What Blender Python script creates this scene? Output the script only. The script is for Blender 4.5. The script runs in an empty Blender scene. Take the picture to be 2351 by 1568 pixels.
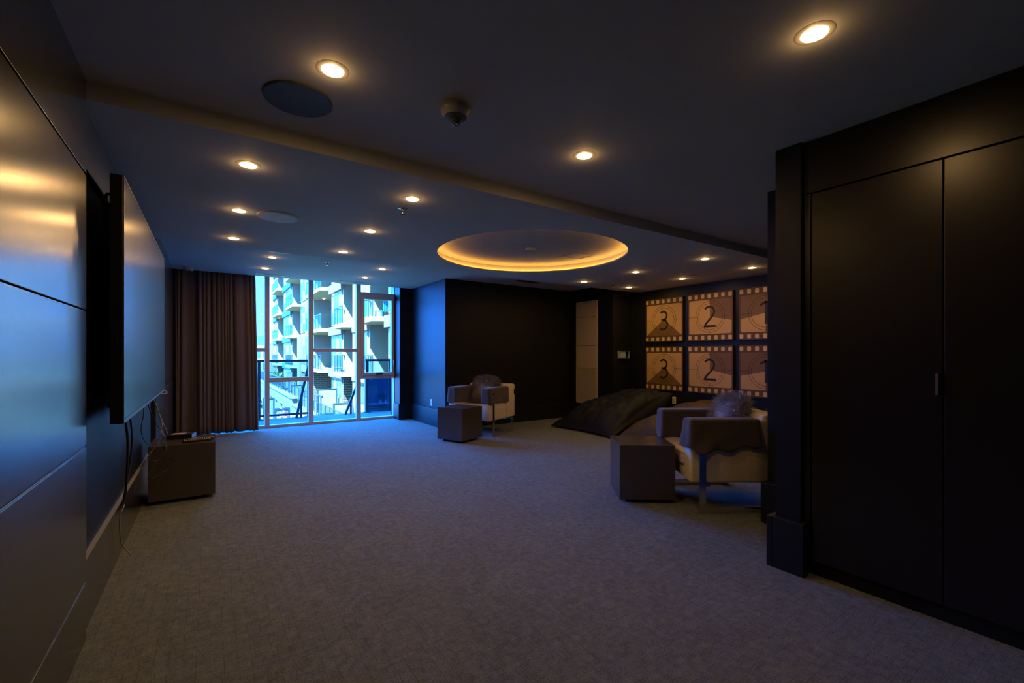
import bpy, bmesh, math, random
from mathutils import Vector, Matrix, noise
random.seed(7)
S = bpy.context.scene
C = bpy.context.collection
PI = math.pi

# ------------------------------------------------------------------ camera
YAW = math.radians(33.95)
cam_d = bpy.data.cameras.new('camera')
cam = bpy.data.objects.new('camera', cam_d); C.objects.link(cam)
cam.location = (0, 0, 1.25)
cam.rotation_euler = (PI/2, 0, -YAW)
cam_d.sensor_width = 36.0
cam_d.lens = 36.0*1029.7/2351.0
cam_d.shift_y = (812.7-784.0)/2351.0
cam_d.clip_start = 0.05; cam_d.clip_end = 400
S.camera = cam

# ------------------------------------------------------------------ world, sun, exposure
W = bpy.data.worlds.new('sky'); S.world = W; W.use_nodes = True
wn = W.node_tree.nodes; wl = W.node_tree.links
bg = wn['Background']
tc = wn.new('ShaderNodeTexCoord'); sx = wn.new('ShaderNodeSeparateXYZ')
rmp = wn.new('ShaderNodeValToRGB')
wl.new(tc.outputs['Generated'], sx.inputs[0]); wl.new(sx.outputs['Z'], rmp.inputs[0])
cr = rmp.color_ramp
cr.elements[0].position = 0.0;  cr.elements[0].color = (0.026, 0.16, 1.0, 1)
cr.elements[1].position = 1.0;  cr.elements[1].color = (0.005, 0.35, 1.0, 1)
e = cr.elements.new(0.25); e.color = (0.013, 0.29, 1.0, 1)
wl.new(rmp.outputs['Color'], bg.inputs['Color'])
bg.inputs['Strength'].default_value = 24

sun_d = bpy.data.lights.new('sun', 'SUN'); sun_d.energy = 75.0; sun_d.angle = math.radians(0.5)
sun_d.color = (0.50, 0.75, 1.0)
sun = bpy.data.objects.new('sun', sun_d); C.objects.link(sun)
sun.rotation_euler = Vector((1.0, 0.85, -1.7)).to_track_quat('-Z', 'Y').to_euler()

vs = S.view_settings
vs.view_transform = 'Standard'; vs.look = 'None'; vs.gamma = 1.0; vs.use_curve_mapping = False
vs.exposure = 0.0
S.cycles.use_denoising = True
S.cycles.max_bounces = 8; S.cycles.diffuse_bounces = 4; S.cycles.glossy_bounces = 4
S.cycles.transmission_bounces = 6; S.cycles.transparent_max_bounces = 12
S.cycles.sample_clamp_indirect = 6.0
S.cycles.caustics_reflective = False; S.cycles.caustics_refractive = False

LAMP_COL = (1.0, 0.56, 0.20)
LAMP_W = 3.0
COVE_STRENGTH = 30

# ------------------------------------------------------------------ materials
MATS = {}
def mat(name, col, rough=0.5, metal=0.0, spec=0.5, nscale=0, namt=0.0, bump=0.0, bscale=None, emit=None, estr=0.0, alpha=None, trans=0.0, coat=0.0, sheen=0.0):
    m = bpy.data.materials.new(name); m.use_nodes = True
    nt = m.node_tree; b = nt.nodes['Principled BSDF']
    b.inputs['Base Color'].default_value = (*col, 1)
    b.inputs['Roughness'].default_value = rough
    b.inputs['Metallic'].default_value = metal
    b.inputs['Specular IOR Level'].default_value = spec
    b.inputs['Coat Weight'].default_value = coat; b.inputs['Coat Roughness'].default_value = rough
    b.inputs['Sheen Weight'].default_value = sheen
    b.inputs['Transmission Weight'].default_value = trans
    if emit:
        b.inputs['Emission Color'].default_value = (*emit, 1); b.inputs['Emission Strength'].default_value = estr
    if nscale or bump:
        t = nt.nodes.new('ShaderNodeTexCoord')
        n = nt.nodes.new('ShaderNodeTexNoise'); n.inputs['Scale'].default_value = nscale or bscale; n.inputs['Detail'].default_value = 5
        nt.links.new(t.outputs['Object'], n.inputs['Vector'])
        if namt:
            mx = nt.nodes.new('ShaderNodeMix'); mx.data_type = 'RGBA'
            mx.inputs[6].default_value = (*[c*(1-namt) for c in col], 1); mx.inputs[7].default_value = (*[min(1, c*(1+namt)) for c in col], 1)
            nt.links.new(n.outputs['Fac'], mx.inputs[0]); nt.links.new(mx.outputs[2], b.inputs['Base Color'])
        if bump:
            n2 = nt.nodes.new('ShaderNodeTexNoise'); n2.inputs['Scale'].default_value = bscale or nscale*4; n2.inputs['Detail'].default_value = 4
            nt.links.new(t.outputs['Object'], n2.inputs['Vector'])
            bp = nt.nodes.new('ShaderNodeBump'); bp.inputs['Strength'].default_value = bump; bp.inputs['Distance'].default_value = 0.01
            nt.links.new(n2.outputs['Fac'], bp.inputs['Height']); nt.links.new(bp.outputs['Normal'], b.inputs['Normal'])
    MATS[name] = m
    return m

mat('wall_paint', (0.008, 0.010, 0.014), 0.46, spec=0.32, nscale=2, namt=0.15, bump=0.03, bscale=180)
mat('baseboard_paint', (0.011, 0.013, 0.018), 0.40, spec=0.4, nscale=3, namt=0.1)
mat('ceiling_paint', (0.58, 0.59, 0.58), 0.75, nscale=1.5, namt=0.10, bump=0.03, bscale=120)
mat('panel_lacquer', (0.024, 0.021, 0.023), 0.24, spec=1.0, coat=0.8, nscale=3, namt=0.15, bump=0.012, bscale=60)
mat('panel_edge', (0.34, 0.35, 0.36), 0.35)
mat('joint_metal', (0.42, 0.44, 0.47), 0.32, metal=0.9)
mat('closet_lacquer', (0.010, 0.009, 0.010), 0.31, nscale=3, namt=0.12, bump=0.012, bscale=60)
mat('black_gap', (0.004, 0.004, 0.005), 0.7)
mat('chrome', (0.62, 0.63, 0.65), 0.13, metal=1.0)
mat('brushed_metal', (0.45, 0.46, 0.48), 0.35, metal=1.0)
mat('lamp_trim', (0.60, 0.58, 0.55), 0.5)
mat('lamp_lens', (0.9, 0.85, 0.75), 0.4, emit=(1.0, 0.74, 0.24), estr=7.0)
mat('cove_led', (1, 0.8, 0.5), 0.5, emit=(1.0, 0.47, 0.08), estr=COVE_STRENGTH)
mat('cove_paint', (0.42, 0.40, 0.40), 0.7)
mat('speaker_grille', (0.10, 0.11, 0.12), 0.55, nscale=300, namt=0.5, bump=0.4, bscale=500)
mat('speaker_grille_light', (0.75, 0.78, 0.80), 0.55, nscale=300, namt=0.3, bump=0.4, bscale=500)
mat('white_plastic', (0.85, 0.83, 0.79), 0.35)
mat('grey_plastic', (0.50, 0.49, 0.47), 0.4, nscale=10, namt=0.06)
mat('red_print', (0.25, 0.02, 0.02), 0.5)
mat('clear_plastic', (0.55, 0.55, 0.55), 0.08, trans=0.85)
mat('black_plastic', (0.012, 0.012, 0.014), 0.38, nscale=200, namt=0.2, bump=0.05, bscale=400)
mat('screen_glass', (0.006, 0.007, 0.009), 0.23, spec=1.0, coat=0.7)
mat('bezel_metal', (0.20, 0.21, 0.23), 0.3, metal=0.8)
mat('curtain_cloth', (0.14, 0.108, 0.105), 0.82, nscale=60, namt=0.15, bump=0.15, bscale=350, sheen=0.2)
mat('cream_leather', (0.88, 0.77, 0.60), 0.45, nscale=6, namt=0.06, bump=0.08, bscale=140)
mat('cream_leather_seam', (0.36, 0.28, 0.19), 0.6)
mat('throw_fabric', (0.075, 0.060, 0.060), 0.9, nscale=90, namt=0.3, bump=0.35, bscale=260, sheen=0.35)
mat('fur_brown', (0.22, 0.17, 0.12), 0.75, nscale=8, namt=0.3, sheen=0.3)
mat('fur_grey', (0.40, 0.38, 0.42), 0.75, nscale=8, namt=0.3, sheen=0.3)
mat('table_laminate', (0.070, 0.060, 0.056), 0.23, spec=0.8, nscale=4, namt=0.12, bump=0.01, bscale=80)
mat('bean_black', (0.008, 0.010, 0.021), 0.62, spec=0.3, nscale=5, namt=0.2, bump=0.15, bscale=40)
mat('bean_brown', (0.070, 0.045, 0.026), 0.62, nscale=5, namt=0.2, bump=0.15, bscale=40)
mat('vent_enamel', (0.70, 0.55, 0.36), 0.5, nscale=4, namt=0.05)
mat('film_brown', (0.12, 0.065, 0.026), 0.6, nscale=5, namt=0.12)
mat('film_dark', (0.22, 0.125, 0.050), 0.6, nscale=3, namt=0.1)
mat('film_light', (0.66, 0.42, 0.17), 0.6, nscale=3, namt=0.12)
mat('film_hole', (0.78, 0.56, 0.27), 0.6, nscale=30, namt=0.06)
mat('film_line', (0.06, 0.035, 0.025), 0.6)
mat('film_number', (0.018, 0.014, 0.013), 0.6)
mat('canvas_edge', (0.012, 0.011, 0.012), 0.7)
mat('window_frame', (0.62, 0.52, 0.48), 0.45, nscale=20, namt=0.05)
mat('cable_black', (0.010, 0.010, 0.011), 0.4)
mat('cable_white', (0.45, 0.43, 0.42), 0.45)
mat('label_paper', (0.50, 0.42, 0.36), 0.6)
mat('button_white', (0.75, 0.75, 0.78), 0.4)
mat('button_red', (0.45, 0.08, 0.06), 0.4)
# exterior
mat('stucco_white', (0.24, 0.19, 0.11), 0.8, nscale=1.2, namt=0.04)
mat('stucco_mauve', (0.15, 0.11, 0.1), 0.8, nscale=1.2, namt=0.05)
mat('panel_blue', (0.008, 0.1, 0.13), 0.5)
mat('concrete_white', (0.22, 0.175, 0.1), 0.8, nscale=2, namt=0.06)
mat('mullion_white', (0.25, 0.2, 0.11), 0.5)
mat('ext_glass', (0.06, 0.1, 0.06), 0.12, spec=0.8)
mat('ext_glass_dark', (0.05, 0.10, 0.14), 0.12, spec=0.8)
mat('ext_metal', (0.020, 0.045, 0.060), 0.45)
mat('frosted_glass', (0.2, 0.17, 0.08), 0.35, nscale=0.8, namt=0.06)
mat('deck_concrete', (0.14, 0.085, 0.11), 0.8, nscale=30, namt=0.15)
mat('lawn', (0.06, 0.11, 0.02), 0.9, nscale=6, namt=0.5)
mat('leaf', (0.05, 0.09, 0.015), 0.8, nscale=5, namt=0.5)
mat('bark', (0.10, 0.07, 0.05), 0.9)
mat('flower_pink', (0.60, 0.16, 0.28), 0.7)
mat('paving', (0.17, 0.14, 0.065), 0.8, nscale=1.0, namt=0.1)
mat('screen_blue', (0.05, 0.12, 0.22), 0.25)

# thin architectural glass: mostly transparent, some mirror reflection
def glass_mat(name, tint, refl):
    m = bpy.data.materials.new(name); m.use_nodes = True; nt = m.node_tree; nt.nodes.clear()
    o = nt.nodes.new('ShaderNodeOutputMaterial'); t = nt.nodes.new('ShaderNodeBsdfTransparent'); g = nt.nodes.new('ShaderNodeBsdfGlossy')
    g.inputs['Roughness'].default_value = 0.02; t.inputs['Color'].default_value = (*tint, 1)
    f = nt.nodes.new('ShaderNodeFresnel'); f.inputs['IOR'].default_value = 1.45
    mu = nt.nodes.new('ShaderNodeMath'); mu.operation = 'MULTIPLY'; mu.inputs[1].default_value = refl
    mx = nt.nodes.new('ShaderNodeMixShader')
    ge = nt.nodes.new('ShaderNodeNewGeometry'); inv = nt.nodes.new('ShaderNodeMath'); inv.operation = 'SUBTRACT'; inv.inputs[0].default_value = 1.0
    m2 = nt.nodes.new('ShaderNodeMath'); m2.operation = 'MULTIPLY'      # only the entry face mirrors, the exit face lets light pass
    nt.links.new(ge.outputs['Backfacing'], inv.inputs[1]); nt.links.new(mu.outputs[0], m2.inputs[0]); nt.links.new(inv.outputs[0], m2.inputs[1])
    nt.links.new(f.outputs[0], mu.inputs[0]); nt.links.new(m2.outputs[0], mx.inputs[0])
    nt.links.new(t.outputs[0], mx.inputs[1]); nt.links.new(g.outputs[0], mx.inputs[2]); nt.links.new(mx.outputs[0], o.inputs[0])
    MATS[name] = m
glass_mat('window_glass', (0.86, 0.95, 1.0), 1.0)
glass_mat('rail_glass', (0.62, 0.82, 0.90), 0.35)

def brick_mat():
    m = bpy.data.materials.new('brick_masonry'); m.use_nodes = True; nt = m.node_tree; b = nt.nodes['Principled BSDF']
    t = nt.nodes.new('ShaderNodeTexCoord'); mp = nt.nodes.new('ShaderNodeMapping'); br = nt.nodes.new('ShaderNodeTexBrick')
    mp.inputs['Rotation'].default_value = (PI/2, 0, 0)
    br.inputs['Scale'].default_value = 1.0; br.inputs['Brick Width'].default_value = 0.42; br.inputs['Row Height'].default_value = 0.16
    br.inputs['Mortar Size'].default_value = 0.022
    br.inputs['Color1'].default_value = (0.06, 0.045, 0.035, 1); br.inputs['Color2'].default_value = (0.085, 0.06, 0.045, 1); br.inputs['Mortar'].default_value = (0.20, 0.17, 0.10, 1)
    nt.links.new(t.outputs['Object'], mp.inputs[0]); nt.links.new(mp.outputs[0], br.inputs['Vector']); nt.links.new(br.outputs['Color'], b.inputs['Base Color'])
    b.inputs['Roughness'].default_value = 0.85
    MATS['brick_masonry'] = m
brick_mat()

def carpet_mat():
    m = bpy.data.materials.new('carpet_weave'); m.use_nodes = True; nt = m.node_tree; b = nt.nodes['Principled BSDF']; L = nt.links
    t = nt.nodes.new('ShaderNodeTexCoord')
    def math_(op, a, bv=None):
        n = nt.nodes.new('ShaderNodeMath'); n.operation = op
        for i, v in enumerate((a, bv)):
            if v is None: continue
            if isinstance(v, (int, float)): n.inputs[i].default_value = v
            else: L.new(v, n.inputs[i])
        return n.outputs[0]
    def noise_(scale, detail=3, stretch=None):
        n = nt.nodes.new('ShaderNodeTexNoise'); n.inputs['Scale'].default_value = scale; n.inputs['Detail'].default_value = detail
        if stretch:
            mp = nt.nodes.new('ShaderNodeMapping'); mp.inputs['Scale'].default_value = stretch
            L.new(t.outputs['Object'], mp.inputs[0]); L.new(mp.outputs[0], n.inputs['Vector'])
        else: L.new(t.outputs['Object'], n.inputs['Vector'])
        return n.outputs['Fac']
    def brick_(rot, bw, rh, mortar, off=0.37):
        mp = nt.nodes.new('ShaderNodeMapping'); mp.inputs['Rotation'].default_value = (0, 0, rot)
        br = nt.nodes.new('ShaderNodeTexBrick'); br.inputs['Scale'].default_value = 1.0
        br.inputs['Brick Width'].default_value = bw; br.inputs['Row Height'].default_value = rh; br.inputs['Mortar Size'].default_value = mortar; br.inputs['Mortar Smooth'].default_value = 0.6
        br.offset = off; br.squash = 1.0
        br.inputs['Color1'].default_value = (0.35, 0.35, 0.35, 1); br.inputs['Color2'].default_value = (0.65, 0.65, 0.65, 1); br.inputs['Mortar'].default_value = (0.5, 0.5, 0.5, 1)
        L.new(t.outputs['Object'], mp.inputs[0]); L.new(mp.outputs[0], br.inputs['Vector'])
        return br
    b1 = brick_(0, 0.060, 0.036, 0.0017); b2 = brick_(PI/2, 0.082, 0.047, 0.0017, 0.61)
    m1 = math_('GREATER_THAN', noise_(14.0, 2), 0.50); m2 = math_('GREATER_THAN', noise_(11.0, 2, (1.3, 0.9, 1)), 0.47)
    lines = math_('MAXIMUM', math_('MULTIPLY', b1.outputs['Fac'], m1), math_('MULTIPLY', b2.outputs['Fac'], m2))
    cell = math_('ADD', math_('MULTIPLY', math_('SUBTRACT', b1.outputs['Color'], 0.5), 0.35), math_('MULTIPLY', math_('SUBTRACT', b2.outputs['Color'], 0.5), 0.35))
    weave = math_('ADD', math_('MULTIPLY', math_('SUBTRACT', noise_(1.0, 3, (380, 120, 1)), 0.5), 1.5), math_('MULTIPLY', math_('SUBTRACT', noise_(1.0, 3, (120, 380, 1)), 0.5), 1.5))
    blot = math_('ADD', math_('MULTIPLY', math_('SUBTRACT', noise_(2.2, 3), 0.5), 0.3), math_('MULTIPLY', math_('SUBTRACT', noise_(26.0, 4), 0.5), 0.95))
    v = math_('ADD', math_('ADD', cell, weave), math_('ADD', blot, 1.0))
    v = math_('MULTIPLY', v, math_('SUBTRACT', 1.0, math_('MULTIPLY', lines, 0.38)))
    mx = nt.nodes.new('ShaderNodeMix'); mx.data_type = 'RGBA'; mx.blend_type = 'MULTIPLY'; mx.inputs[0].default_value = 1.0
    mx.inputs[6].default_value = (*CARPET, 1)
    cmb = nt.nodes.new('ShaderNodeCombineColor')
    for i in range(3): L.new(v, cmb.inputs[i])
    L.new(cmb.outputs[0], mx.inputs[7]); L.new(mx.outputs[2], b.inputs['Base Color'])
    b.inputs['Roughness'].default_value = 0.95; b.inputs['Specular IOR Level'].default_value = 0.15; b.inputs['Sheen Weight'].default_value = 0.15
    bp = nt.nodes.new('ShaderNodeBump'); bp.inputs['Strength'].default_value = 0.4; bp.inputs['Distance'].default_value = 0.004
    L.new(v, bp.inputs['Height']); L.new(bp.outputs[0], b.inputs['Normal'])
    MATS['carpet_weave'] = m
CARPET = (0.185, 0.215, 0.255)
carpet_mat()

# ------------------------------------------------------------------ mesh helpers
class MB:
    def __init__(s): s.v = []; s.f = []
    def quad(s, *p):
        i = len(s.v); s.v += [tuple(q) for q in p]; s.f.append(tuple(range(i, i+len(p)))); return s
    def box(s, x0, x1, y0, y1, z0, z1):
        i = len(s.v)
        s.v += [(x0,y0,z0),(x1,y0,z0),(x1,y1,z0),(x0,y1,z0),(x0,y0,z1),(x1,y0,z1),(x1,y1,z1),(x0,y1,z1)]
        s.f += [(i,i+3,i+2,i+1),(i+4,i+5,i+6,i+7),(i,i+1,i+5,i+4),(i+1,i+2,i+6,i+5),(i+2,i+3,i+7,i+6),(i+3,i,i+4,i+7)]
        return s
    def prism(s, pts, axis, a0, a1):
        # pts: 2d polygon in the two other axes (order x,y,z without axis)
        n = len(pts); i = len(s.v)
        def mk(p, a):
            if axis == 'x': return (a, p[0], p[1])
            if axis == 'y': return (p[0], a, p[1])
            return (p[0], p[1], a)
        s.v += [mk(p, a0) for p in pts] + [mk(p, a1) for p in pts]
        s.f += [tuple(range(i, i+n)), tuple(range(i+2*n-1, i+n-1, -1))]
        for k in range(n): s.f.append((i+k, i+(k+1) % n, i+n+(k+1) % n, i+n+k))
        return s
    def bar(s, a, b, r, rb=None, n=8):
        # round bar from a to b
        return s.tube([a, b], r, n)
    def beam(s, a, b, w, h, up=(0,0,1)):
        a = Vector(a); b = Vector(b); d = (b-a).normalized(); u = Vector(up)
        sd = d.cross(u)
        if sd.length < 1e-4: sd = d.cross(Vector((1,0,0)))
        sd.normalize(); u = sd.cross(d).normalized()
        i = len(s.v)
        for p in (a, b):
            for sx_, sz_ in ((-1,-1),(1,-1),(1,1),(-1,1)): s.v.append(tuple(p + sd*sx_*w/2 + u*sz_*h/2))
        s.f += [(i,i+3,i+2,i+1),(i+4,i+5,i+6,i+7)]
        for k in range(4): s.f.append((i+k, i+(k+1) % 4, i+4+(k+1) % 4, i+4+k))
        return s
    def tube(s, pts, r, n=8, cap=True):
        pts = [Vector(p) for p in pts]; i0 = len(s.v); N = len(pts); prev = None
        for k, p in enumerate(pts):
            d = (pts[min(k+1, N-1)]-pts[max(k-1, 0)]).normalized()
            if prev is None:
                a = d.cross(Vector((0.3, 0.2, 1)));
                if a.length < 1e-3: a = d.cross(Vector((1, 0, 0)))
            else: a = prev - d*prev.dot(d)
            a.normalize(); prev = a; bb = d.cross(a)
            rr = r[k] if isinstance(r, (list, tuple)) else r
            for q in range(n):
                t = 2*PI*q/n; s.v.append(tuple(p + (a*math.cos(t)+bb*math.sin(t))*rr))
        for k in range(N-1):
            for q in range(n):
                s.f.append((i0+k*n+q, i0+k*n+(q+1) % n, i0+(k+1)*n+(q+1) % n, i0+(k+1)*n+q))
        if cap:
            s.f.append(tuple(i0+q for q in reversed(range(n)))); s.f.append(tuple(i0+(N-1)*n+q for q in range(n)))
        return s
    def lathe(s, prof, n=32, c=(0,0,0), cap0=False, cap1=False):
        i0 = len(s.v); m = len(prof)
        for r, z in prof:
            for q in range(n):
                t = 2*PI*q/n; s.v.append((c[0]+r*math.cos(t), c[1]+r*math.sin(t), c[2]+z))
        for k in range(m-1):
            for q in range(n): s.f.append((i0+k*n+q, i0+k*n+(q+1) % n, i0+(k+1)*n+(q+1) % n, i0+(k+1)*n+q))
        if cap0: s.f.append(tuple(i0+q for q in reversed(range(n))))
        if cap1: s.f.append(tuple(i0+(m-1)*n+q for q in range(n)))
        return s
    def build(s, name, m, parent=None, smooth=False, bevel=0, seg=2, loc=None, rotz=0):
        me = bpy.data.meshes.new(name); me.from_pydata(s.v, [], s.f)
        bm = bmesh.new(); bm.from_mesh(me)
        bmesh.ops.recalc_face_normals(bm, faces=bm.faces)
        if bevel:
            bmesh.ops.bevel(bm, geom=[e for e in bm.edges if len(e.link_faces) == 2 and e.calc_face_angle(0) > 0.6], offset=bevel, segments=seg, profile=0.5, affect='EDGES', clamp_overlap=True)
        bm.to_mesh(me); bm.free()
        if smooth:
            for p in me.polygons: p.use_smooth = True
            if smooth != 'all':
                me.set_sharp_from_angle(angle=math.radians(40))
        me.materials.append(MATS[m])
        o = bpy.data.objects.new(name, me); C.objects.link(o)
        if parent: o.parent = parent
        if loc: o.location = loc
        if rotz: o.rotation_euler.z = rotz
        return o

def tag(o, label, cat, group=None, kind=None):
    o['label'] = label
    if cat: o['category'] = cat
    if group: o['group'] = group
    if kind: o['kind'] = kind
    return o
def struct(o, label=None):
    o['kind'] = 'structure'
    if label: o['label'] = label
    return o
def thing(name, label, cat, loc=(0,0,0), rotz=0, group=None):
    o = bpy.data.objects.new(name, None); C.objects.link(o); o.empty_display_size = 0.1
    o.location = loc; o.rotation_euler = (0, 0, rotz)
    return tag(o, label, cat, group)
def dup(root, loc, rotz, label=None, group=None):
    def cp(o, par):
        c = o.copy(); C.objects.link(c)
        if par: c.parent = par
        for ch in list(o.children): cp(ch, c)
        return c
    r = cp(root, None); r.location = loc; r.rotation_euler = (0, 0, rotz)
    if label: r['label'] = label
    if group: r['group'] = group
    return r
def bx(name, m, x0, x1, y0, y1, z0, z1, parent=None, bevel=0, **k):
    return MB().box(x0, x1, y0, y1, z0, z1).build(name, m, parent, bevel=bevel, **k)

# ------------------------------------------------------------------ the room shell
ZC, ZB, ZF = 2.45, 2.368, 2.505        # raised, dropped and window-side ceiling heights
YB, YS = 2.675, 5.52                   # edges of the dropped ceiling band
fl = MB().quad((-0.65,-2.3,0),(6.65,-2.3,0),(6.65,8.72,0),(-0.65,8.72,0)).build('floor', 'carpet_weave')
struct(fl, 'grey brown woven carpet with a broken grid pattern')

CX, CY, CR = 3.03, 4.10, 1.06          # round cove in the dropped ceiling
cm = MB()
cm.quad((-0.65,-2.3,ZC),(6.65,-2.3,ZC),(6.65,YB,ZC),(-0.65,YB,ZC))
cm.quad((-0.65,YB,ZB),(6.65,YB,ZB),(6.65,YB,ZC),(-0.65,YB,ZC))
cm.quad((-0.65,YS,ZB),(6.65,YS,ZB),(6.65,YS,ZF),(-0.65,YS,ZF))
cm.quad((-0.65,YS,ZF),(6.65,YS,ZF),(6.65,8.25,ZF),(-0.65,8.25,ZF))
cm.quad((-0.65,8.25,ZF),(6.65,8.25,ZF),(6.65,8.25,2.64),(-0.65,8.25,2.64))
cm.quad((-0.65,8.25,2.64),(6.65,8.25,2.64),(6.65,8.75,2.64),(-0.65,8.75,2.64))
rx0, rx1 = -0.65, 6.65
angs = sorted([2*PI*i/96 for i in range(96)] + [math.atan2(yy-CY, xx-CX) % (2*PI) for xx in (rx0, rx1) for yy in (YB, YS)])
def rim(a):
    dx, dy = math.cos(a), math.sin(a)
    t = min(((rx1-CX)/dx if dx > 1e-9 else 1e9), ((rx0-CX)/dx if dx < -1e-9 else 1e9), ((YS-CY)/dy if dy > 1e-9 else 1e9), ((YB-CY)/dy if dy < -1e-9 else 1e9))
    return (CX+dx*t, CY+dy*t, ZB)
for i, a in enumerate(angs):
    b_ = angs[(i+1) % len(angs)]
    cm.quad((CX+CR*math.cos(a), CY+CR*math.sin(a), ZB), rim(a), rim(b_), (CX+CR*math.cos(b_), CY+CR*math.sin(b_), ZB))
ceil = struct(cm.build('ceiling', 'ceiling_paint'), 'dark painted ceiling stepping down in a wide band')
cv = MB().lathe([(CR, 0), (CR, 0.016), (CR+0.006, 0.016), (CR+0.006, 0.008), (CR+0.055, 0.008), (CR+0.055, 0.095), (CR+0.035, 0.112), (0.001, 0.112)], 128, (CX, CY, ZB)).build('cove_recess', 'cove_paint', ceil, smooth=True)
cv['label'] = 'round ceiling recess washed with amber light'
MB().lathe([(CR+0.022, 0.009), (CR+0.022, 0.013), (CR+0.036, 0.013), (CR+0.036, 0.009)], 128, (CX, CY, ZB)).build('led_strip', 'cove_led', cv)
acc = MB()
ax0, ax1, ay0, ay1, az = 3.68, 3.95, 4.07, 4.34, ZB+0.112
for (p, q) in (((ax0,ay0),(ax1,ay0)),((ax1,ay0),(ax1,ay1)),((ax1,ay1),(ax0,ay1)),((ax0,ay1),(ax0,ay0))):
    acc.beam((*p, az-0.002), (*q, az-0.002), 0.008, 0.004)
acc.build('access_panel', 'cove_paint', cv)
for (hx, hy) in ((4.657, 3.646), (5.774, 3.70)):
    hm = MB()
    for (p, q) in (((-.15,-.15),(.15,-.15)),((.15,-.15),(.15,.15)),((.15,.15),(-.15,.15)),((-.15,.15),(-.15,-.15))):
        hm.beam((hx+p[0], hy+p[1], ZB-0.0015), (hx+q[0], hy+q[1], ZB-0.0015), 0.006, 0.003)
    hm.build('access_hatch', 'ceiling_paint', ceil)

def wallbox(name, *a, m='wall_paint', label=None):
    return struct(bx(name, m, *a), label)
wall_left = wallbox('wall_left', -0.70, -0.487, -2.3, 8.75, 0, 2.75)
wallbox('wall_behind', -0.70, 3.6, -2.45, -2.3, 0, 2.75)
wall_back = wallbox('wall_back', 3.24, 6.10, 6.80, 8.75, 0, 2.75)
wallbox('wall_alcove', 5.98, 6.65, 5.65, 8.75, 0, 2.75)
wall_posters = wallbox('wall_posters', 6.50, 6.70, 1.33, 5.65, 0, 2.75)
wallbox('wall_side', 3.43, 6.70, 1.33, 1.70, 0, 2.75)
wall_right = wallbox('wall_right', 2.775, 3.43, 1.195, 1.33, 0, 2.75)
wallbox('wall_closet_back', 3.42, 3.60, -2.3, 1.34, 0, 2.75)
wallbox('wall_window', 2.995, 3.245, 8.28, 8.75, 0, 2.75)
wallbox('wall_window_pier', -0.70, -0.25, 8.50, 8.80, 0, 2.75)
wallbox('wall_window_header', -0.70, 6.65, 8.55, 8.80, 2.60, 2.90)
wallbox('wall_exterior', -14, 6.70, -12, 8.80, 2.78, 13.5, m='stucco_white', label='upper storeys of the block above the room')
wallbox('wall_exterior_base', -14, -0.70, -12, 8.80, -2.8, 2.78, m='stucco_white')
wallbox('wall_exterior_wing', 6.10, 7.3, 5.7, 8.80, -2.8, 2.78, m='stucco_white')

# lacquered wall panels on the left wall, joints as real gaps
rows = [(0.0, 0.249), (0.259, 0.840), (0.850, 1.434), (1.444, 2.032), (2.042, 2.75)]
for (z0, z1) in rows:
    o = bx('panel', 'panel_lacquer', -0.485, -0.450, -2.3, 2.676, z0, z1, wall_left, bevel=0.0016)
    o = bx('panel', 'panel_lacquer', -0.485, -0.450, 5.72, 8.70, z0, z1, wall_left, bevel=0.0016)
for zj in (0.2495, 0.8405, 1.4345, 2.0325):
    for (ya, yb_) in ((-2.3, 2.676), (5.72, 8.70)):
        bx('joint_strip', 'joint_metal', -0.485, -0.4545, ya, yb_, zj, zj+0.0040, wall_left)
bx('panel', 'panel_lacquer', -0.485, -0.466, 2.679, 5.717, 0.0, 0.315, wall_left, bevel=0.001)
bx('panel', 'panel_lacquer', -0.485, -0.466, 2.679, 5.717, 2.090, 2.352, wall_left, bevel=0.001)
bx('ledge_cap', 'panel_edge', -0.487, -0.4655, 2.679, 5.717, 0.3152, 0.3195, wall_left)
bx('ceiling_reveal', 'panel_edge', -0.4865, -0.478, 2.679, 5.52, 2.3545, 2.3655, wall_left)

# baseboards
def base(name, x0, x1, y0, y1, h=0.30):
    return struct(bx(name, 'baseboard_paint', x0, x1, y0, y1, 0, h, bevel=0.004))
base('baseboard_back', 3.20, 5.98, 6.762, 6.80)
base('baseboard_blue', 3.203, 3.24, 6.762, 8.28)
base('baseboard_window', 2.963, 3.203, 8.245, 8.28)
base('baseboard_window_return', 2.963, 2.995, 8.28, 8.545)
base('baseboard_alcove', 5.945, 5.98, 5.615, 6.762)
base('baseboard_thermostat', 5.98, 6.465, 5.615, 5.65)
base('baseboard_posters', 6.465, 6.50, 1.735, 5.615)
base('baseboard_side', 3.395, 3.43, 1.33, 1.735)
base('baseboard_side_long', 3.43, 6.465, 1.70, 1.735)
base('baseboard_column', 2.738, 2.775, 1.165, 1.33, 0.297)
base('baseboard_column_face', 2.775, 2.80, 1.165, 1.195, 0.297)
base('baseboard_column_back', 2.738, 3.395, 1.33, 1.365, 0.297)

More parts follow.
